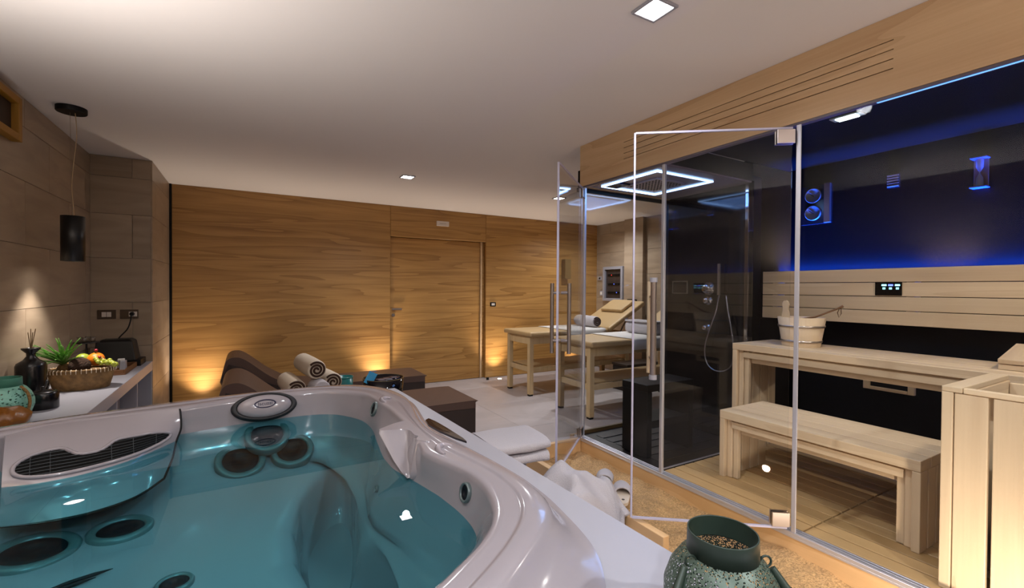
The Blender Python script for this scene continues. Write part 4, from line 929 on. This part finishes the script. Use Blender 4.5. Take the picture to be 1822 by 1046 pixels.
for lo_, hi_ in (((-.795, 4.42, CZ+.0102), (-.785, 4.84, CZ+.04)), ((-.93, 4.42, CZ+.0102), (-.92, 4.84, CZ+.04)), ((-.9195, 4.42, CZ+.0102), (-.7955, 4.43, CZ+.04)), ((-.9195, 4.83, CZ+.0102), (-.7955, 4.84, CZ+.04))): B('rim', lo_, hi_, TRW, ty, .002)
lathe_thing('wine_glass', 'clear tumbler with amber drink on the wooden tray', 'glass', (-.85, 4.46, CZ+.0105), [('bowl', [(.001, .001), (.022, .001), (.027, .095), (.0255, .095), (.021, .004), (.001, .004)], GLZ, (False, False)), ('drink', [(.0205, .005), (.0225, .04), (.001, .04)], mat('amber_drink', '#7a4a1c', .1), (True, True))])
nb = thing('napkin_holder', 'small white box of napkins standing on the wooden tray', 'napkins', (-.85, 4.62, CZ+.01))
B('holder', (-.875, 4.585, CZ+.0105), (-.815, 4.645, CZ+.085), WHITEP, nb, .004); B('napkin', (-.865, 4.60, CZ+.0852), (-.825, 4.63, CZ+.10), SHEET, nb, .003)

# ------------------------------------------------------------------ loungers
def lounger(lab, y0, y1, head, grp='brown relaxation loungers'):
    r = thing('lounger', lab, 'lounger', (.8, (y0+y1)/2, 0), grp)
    hx, hz = head
    topc = catm([(hx-.05, 0, hz-.14), (hx-.02, 0, hz-.03), (hx+.05, 0, hz), (hx+.14, 0, hz-.035), (hx+.34, 0, .50), (hx+.52, 0, .405), (hx+.75, 0, .372), (hx+1.2, 0, .37), (1.72, 0, .37), (1.75, 0, .35), (1.752, 0, .30)], 5)
    prof = [(q.x, q.z) for q in topc] + [(1.752, .03), (hx+.30, .03), (hx+.02, .30), (hx-.07, hz-.22)]
    MB().extrude_y(prof, y0, y1).build('body', LEATHER, r, .012, 3)
    pad = [(q.x, q.z+.002) for q in topc[3:-8]] + [(q.x, q.z+.006) for q in topc[3:-8]][::-1]
    MB().extrude_y([(hx-.065, hz-.20), (hx+.03, .30), (hx+.31, .035), (1.748, .035), (1.748, .30), (hx+.75, .33), (hx+.5, .36), (hx+.3, .45), (hx+.12, hz-.10), (hx+.0, hz-.06)], y0-.006, y0-.0005).build('side_panel', LEATHERD, r, .003)
    B('end_panel', (1.7525, y0+.02, .035), (1.757, y1-.02, .345), LEATHERD, r, .002)
    B('plinth', (hx+.34, y0+.04, .0015), (1.70, y1-.04, .0295), BLACKM, r)
    return r
lounger('brown leather lounger nearest the hot tub, flat end toward the sauna', 3.63, 4.30, (-.12, .70))
lounger('brown leather lounger against the wooden wall, behind the other lounger', 4.95, 5.52, (-.14, .70))

# rolled towels and other things on the near lounger
def rolled(name, lab, a, b, r_, m_=CREAM, core=True, grp='rolled towels on the near lounger'):
    a, b = Vector(a), Vector(b); t = thing(name, lab, 'towel', a, grp)
    MB().tube([a, a+(b-a)*.05, a+(b-a)*.5, a+(b-a)*.95, b], [r_*.9, r_, r_*1.03, r_, r_*.9], 20).build('roll', m_, t)
    if core:
        F = frame(a-(b-a).normalized()*.002, (a-b), (0, 0, 1)); sp = []
        for i in range(60):
            q = i/59; sp.append(F @ Vector((r_*(.12+.74*q)*math.cos(q*15), r_*(.12+.74*q)*math.sin(q*15), 0)))
        MB().tube(sp, .0085, 5).build('rolled_end', mat('brown_towel', '#3a2418', .95) if 'brown_towel' not in bpy.data.materials else bpy.data.materials['brown_towel'], t)
    return t
rolled('rolled_towel', 'cream rolled towel with brown spiral end, topmost of the stack on the lounger', (.46, 3.70, .735), (.40, 4.12, .745), .072)
rolled('rolled_towel', 'cream rolled towel with brown end at the left of the stack, under the topmost', (.322, 3.70, .600), (.28, 4.10, .605), .071)
rolled('rolled_towel', 'cream rolled towel at the right of the stack, behind the smooth white one', (.60, 3.86, .600), (.54, 4.20, .605), .076)
rolled('rolled_towel', 'plain white rolled towel whose smooth round end faces the tub', (.487, 3.635, .596), (.465, 3.79, .598), .066, TOWEL, False)
rolled('rolled_towel', 'cream rolled towel lying on the lounger at the bottom of the stack', (.50, 3.74, .470), (.48, 4.14, .470), .066)
tc = thing('teal_cup', 'short teal cup standing on the near lounger beside the rolled towels', 'cup', (.743, 4.19, .375))
MB().lathe((.743, 4.19, .3725), [(.066, 0), (.072, .01), (.074, .20), (.068, .20), (.062, .02), (.001, .02)], 28).build('body', mat('teal_glaze', '#17605e', .25), tc)
MB().tube([(.743+.073*math.cos(2*PI*i/28), 4.19+.073*math.sin(2*PI*i/28), .575) for i in range(29)], .004, 6).build('rim', mat('teal_rim', '#2a7c78', .25), tc)
gb = thing('glass_bowl', 'dark glass bowl of wrapped sachets standing on the near lounger', 'bowl', (.985, 3.80, .372))
MB().lathe((.985, 3.80, .3725), [(.12, 0), (.145, .01), (.165, .24), (.160, .24), (.138, .015), (.001, .015)], 40, (True, True)).build('bowl', mat('dark_glass', '#0c0a10', .05), gb)
MB().tube([(.985+.163*math.cos(2*PI*i/40), 3.80+.163*math.sin(2*PI*i/40), .613) for i in range(41)], .003, 6).build('rim', mat('amber_rim', '#6a5a3c', .15), gb)
sa = thing('sachet', 'light blue sachet sticking out of the dark glass bowl', 'sachet', (.865, 3.72, .6))
MB().loft([[tuple(Matrix.Translation((.865, 3.735, .63)) @ Matrix.Rotation(.5, 4, 'Y') @ Vector(q)) for q in ((-.035, -.003, z), (.035, -.003, z), (.035, .003, z), (-.035, .003, z))] for z in (-.05, .05)], smooth=False).build('wrapper', mat('sky_blue', '#3ea0d2', .35), sa, .002)
B('seal', (.868, 3.731, .678), (.912, 3.738, .688), WHITEP, sa)
for k, (x_, y_, a_) in enumerate(((.95, 3.74, .2), (1.01, 3.76, -.15), (1.065, 3.79, .6))):
    F = Matrix.Translation((x_, y_, .606)) @ Matrix.Rotation(a_, 4, 'Z')
    s_ = thing('sachet', ('dark white-striped sachet next to the light blue one in the bowl', 'dark white-striped sachet lying in the middle of the bowl', 'dark white-striped sachet turned askew at the open side of the bowl')[k], 'sachet', (x_, y_, .59), 'dark sachets in the bowl')
    MB().box((-.035, -.05, -.006), (.035, .05, .006), F).build('wrapper', mat('navy_wrapper', '#0e1230', .25) if k == 0 else bpy.data.materials['navy_wrapper'], s_, .003)
    MB().box((-.028, -.012, .0062), (.028, -.004, .0075), F).build('stripe', WHITEP, s_)

# ------------------------------------------------------------------ massage tables
def massage_table(lab, y0, y1):
    r = thing('massage_table', lab, 'massage table', (4.0, (y0+y1)/2, 0), 'massage tables')
    x0, x1, xh = 3.05, 5.02, 4.34
    MB().box((x0, y0-.06, .755), (xh-.005, y1+.06, .815)).build('mattress', TANPAD, r, .022, 3)
    tl = Matrix.Translation((xh, 0, .80)) @ Matrix.Rotation(-.50, 4, 'Y')
    MB().box((.01, y0-.06, -.045), (.78, y1+.06, .02), tl).build('back_section', TANPAD, r, .02, 3)
    MB().box((.42, y0+.06, .0205), (.72, y1-.06, .07), tl).build('head_cushion', TANPAD, r, .018, 3)
    for x_ in (x0+.03, 4.72):
        for y_ in (y0, y1-.06): 
            lg = MB().box((x_, y_, .02), (x_+.06, y_+.06, .754)).build('leg', BIRCH, r, .004)
            MB().box((x_+.005, y_+.005, .001), (x_+.055, y_+.055, .0195)).build('rubber_foot', BLACKM, lg)
    for y_ in (y0+.005, y1-.04): B('side_rail', (x0+.0905, y_, .655), (4.7195, y_+.035, .754), BIRCH, r, .003)
    for x_ in (x0+.04, 4.73): B('end_rail', (x_, y0+.0605, .655), (x_+.035, y1-.0605, .754), BIRCH, r, .003)
    for y_ in (y0+.01, y1-.045): B('shelf_rail', (x0+.0905, y_, .30), (4.7195, y_+.03, .36), BIRCH, r, .003)
    B('shelf_rail', (x0+.045, y0+.0605, .30), (x0+.075, y1-.0605, .36), BIRCH, r, .003)
    B('shelf', (x0+.095, y0+.045, .361), (4.71, y1-.045, .375), TANPAD, r, .003)
    MB().tube([(4.62, y0+.05, .70), (4.80, y0+.05, .96)], .012, 8).build('stay', STEEL, r)
    # the white sheet laid over the middle
    xs0 = 3.62
    prof = [(y0-.068, .70), (y0-.068, .80), (y0-.045, .8225), (y1+.045, .8225), (y1+.068, .80), (y1+.068, .70)]
    s_ = MB(); rows_ = [[(x_, a + .004*math.sin(x_*17+a*9), b) for a, b in prof] for x_ in [xs0+(xh-.06-xs0)*i/10 for i in range(11)]]
    s_.grid(rows_); so_ = s_.build('sheet', SHEET, r, solid=.004)
    return r
massage_table('beige padded massage table on pale wooden legs, against the wooden wall', 4.83, 5.40)
massage_table('beige padded massage table on pale wooden legs, nearer the shower glass', 3.665, 4.24)
rolled('rolled_towel', 'white rolled towel with patterned end lying on the table by the wooden wall', (4.20, 4.86, .905), (4.26, 5.36, .905), .075, TOWEL, True, 'rolled towels on the massage tables')
t_ = thing('bolster_towel', 'thick white folded towel on the massage table nearer the shower', 'towel', (4.2, 3.95, .83), 'rolled towels on the massage tables')
MB().box((4.06, 3.70, .8265), (4.28, 4.20, .965)).build('fold', TOWEL, t_, .05, 4)
MB().box((4.055, 3.72, .965), (4.275, 4.18, .985)).build('top_fold', TOWEL, t_, .009, 3)
bb = thing('storage_box', 'dark low box on the floor under the massage tables', 'box', (4.6, 4.5, 0))
B('body', (4.35, 4.42, .0015), (4.95, 4.70, .33), mat('dark_box', '#231a15', .6), bb, .004); B('lid', (4.34, 4.41, .3305), (4.96, 4.71, .36), mat('box_lid', '#2f231b', .5), bb, .004)

# ------------------------------------------------------------------ robe, towel, slippers by the tub
def cloth(nx, ny, fxy, mat_, name, parent=None, base=None):
    top_ = [[fxy(i/nx, j/ny) for j in range(ny+1)] for i in range(nx+1)]
    m_ = MB(); m_.grid(top_)
    bot = [[(p_[0], p_[1], base(p_)) for p_ in row] for row in top_]
    m_.grid(bot)
    for a, b in ((top_[0], bot[0]), (top_[-1], bot[-1]), ([r_[0] for r_ in top_], [r_[0] for r_ in bot]), ([r_[-1] for r_ in top_], [r_[-1] for r_ in bot])): m_.grid([a, b])
    return m_.build(name, mat_, parent)
robe = thing('bathrobe', 'white bathrobe heaped by the tub and hanging over the wooden board onto the sand', 'bathrobe', (1.5, 1.95, 0))
def sm(a, b, x): t = min(max((x-a)/(b-a), 0), 1); return t*t*(3-2*t)
def rb(u, v):
    x = 1.16+.55*u+.06*v*u; y = 1.68 + (.41 + .04*math.sin(u*5))*v + .05*(u-.5)
    edge = min(sm(0, .16, u), sm(0, .10, 1-u), sm(0, .22, v), sm(0, .20, 1-v))
    hgt = .26 + .09*sm(.25, .55, u) - .10*sm(.5, .98, u) + .035*math.sin(v*8+u*5) + .05*noise.noise((x*6, y*4, 3)) + .04*abs(noise.noise((x*10+y*6, y*3, 7)))
    for (ax_, ay_, bx_, by_, hh_, ww_) in ((1.25, 1.98, 1.62, 2.02, .060, .030), (1.38, 1.80, 1.60, 1.92, .045, .022), (1.50, 2.0, 1.66, 1.82, .050, .024), (1.32, 1.95, 1.40, 1.74, .04, .02)):
        t = min(max(((x-ax_)*(bx_-ax_)+(y-ay_)*(by_-ay_))/((bx_-ax_)**2+(by_-ay_)**2), 0), 1)
        dd = math.hypot(x-ax_-t*(bx_-ax_), y-ay_-t*(by_-ay_)); hgt += .5*hh_*math.exp(-(dd/(1.7*ww_))**2)
    lowb = .002 if x < 1.66 else .19
    return (x, y, lowb + (hgt-lowb)*(.0 if edge == 0 else edge**.45) + (.02 if x >= 1.66 else 0))
cloth(90, 70, rb, TOWEL, 'fabric', robe, lambda p_: .0015 if p_[0] < 1.665 else .2012)
tw = thing('bath_towel', 'thick folded white towel on the heap beside the tub', 'towel', (1.25, 2.1, .4))
for k in range(2):
    F = Matrix.Translation((1.275, 2.20, .420+.060*k)) @ Matrix.Rotation(-.15+.1*k, 4, 'Z')
    rr_ = []
    for i in range(13):
        t = i/12; x = -.17+.34*t; q = .95+.05*math.sin(t*PI); 
        rr_.append([tuple(F @ Vector((x, .17*q*math.copysign(abs(math.cos(a))**.4, math.cos(a)), .032+.030*math.copysign(abs(math.sin(a))**.6, math.sin(a)) + .006*noise.noise((x*9, a, k))))) for a in [2*PI*j/24 for j in range(24)]])
    MB().loft(rr_).build('fold', TOWEL, tw)
B('stack', (1.12, 2.185, .0015), (1.40, 2.40, .40), TOWEL, tw, .05, 3)

def slipper(lab, heel, toe, z):
    h, t = Vector((*heel, z)), Vector((*toe, z)); d = (t-h).normalized(); L_ = (t-h).length; s = Vector((-d.y, d.x, 0))
    r = thing('slipper', lab, 'slipper', h, 'white spa slippers on the sand')
    W = lambda q: .043*(1-.14*math.sin(q*PI*2+.6))*max(.02, (1-abs(2*q-1)**3.4))**.5
    ring_ = lambda zz, sc_: [tuple(h+d*(L_*q)+s*(W(q)*sc_*sg)+Vector((0, 0, zz))) for sg, qs in ((1, [i/16 for i in range(17)]), (-1, [1-i/16 for i in range(17)])) for q in qs]
    MB().loft([ring_(0, .97), ring_(.004, 1), ring_(.016, 1), ring_(.019, .95)], smooth=False).build('sole', mat('slipper_sole', '#cdbfae', .8) if 'slipper_sole' not in bpy.data.materials else bpy.data.materials['slipper_sole'], r)
    rows_ = []
    for i in range(13):
        q = .40+.585*i/12; hh = .040*(1-((q-.5)/.5)**2*.75) if q > .5 else .040
        rows_.append([tuple(h+d*(L_*q)+s*(W(q)*1.06*math.cos(a))+Vector((0, 0, .017+hh*math.sin(a)))) for a in [PI*j/12 for j in range(13)]])
    MB().grid(rows_).build('toe_cover', TOWEL, r, solid=.007)
    c = h+d*(L_*.17)+Vector((0, 0, .0192))
    MB().lathe(tuple(c), [(.009, 0), (.009, .0006), (.001, .0007)], 16).build('emblem', mat('emblem_ink', '#4a4038', .6) if 'emblem_ink' not in bpy.data.materials else bpy.data.materials['emblem_ink'], r)
    return r
slipper('white terry slipper lying alone on the sand beside the glass door', (1.835, 1.885), (2.03, 2.105), .135)
slipper('white terry slipper with its heel under the robe', (1.855, 2.07), (2.06, 2.285), .140)
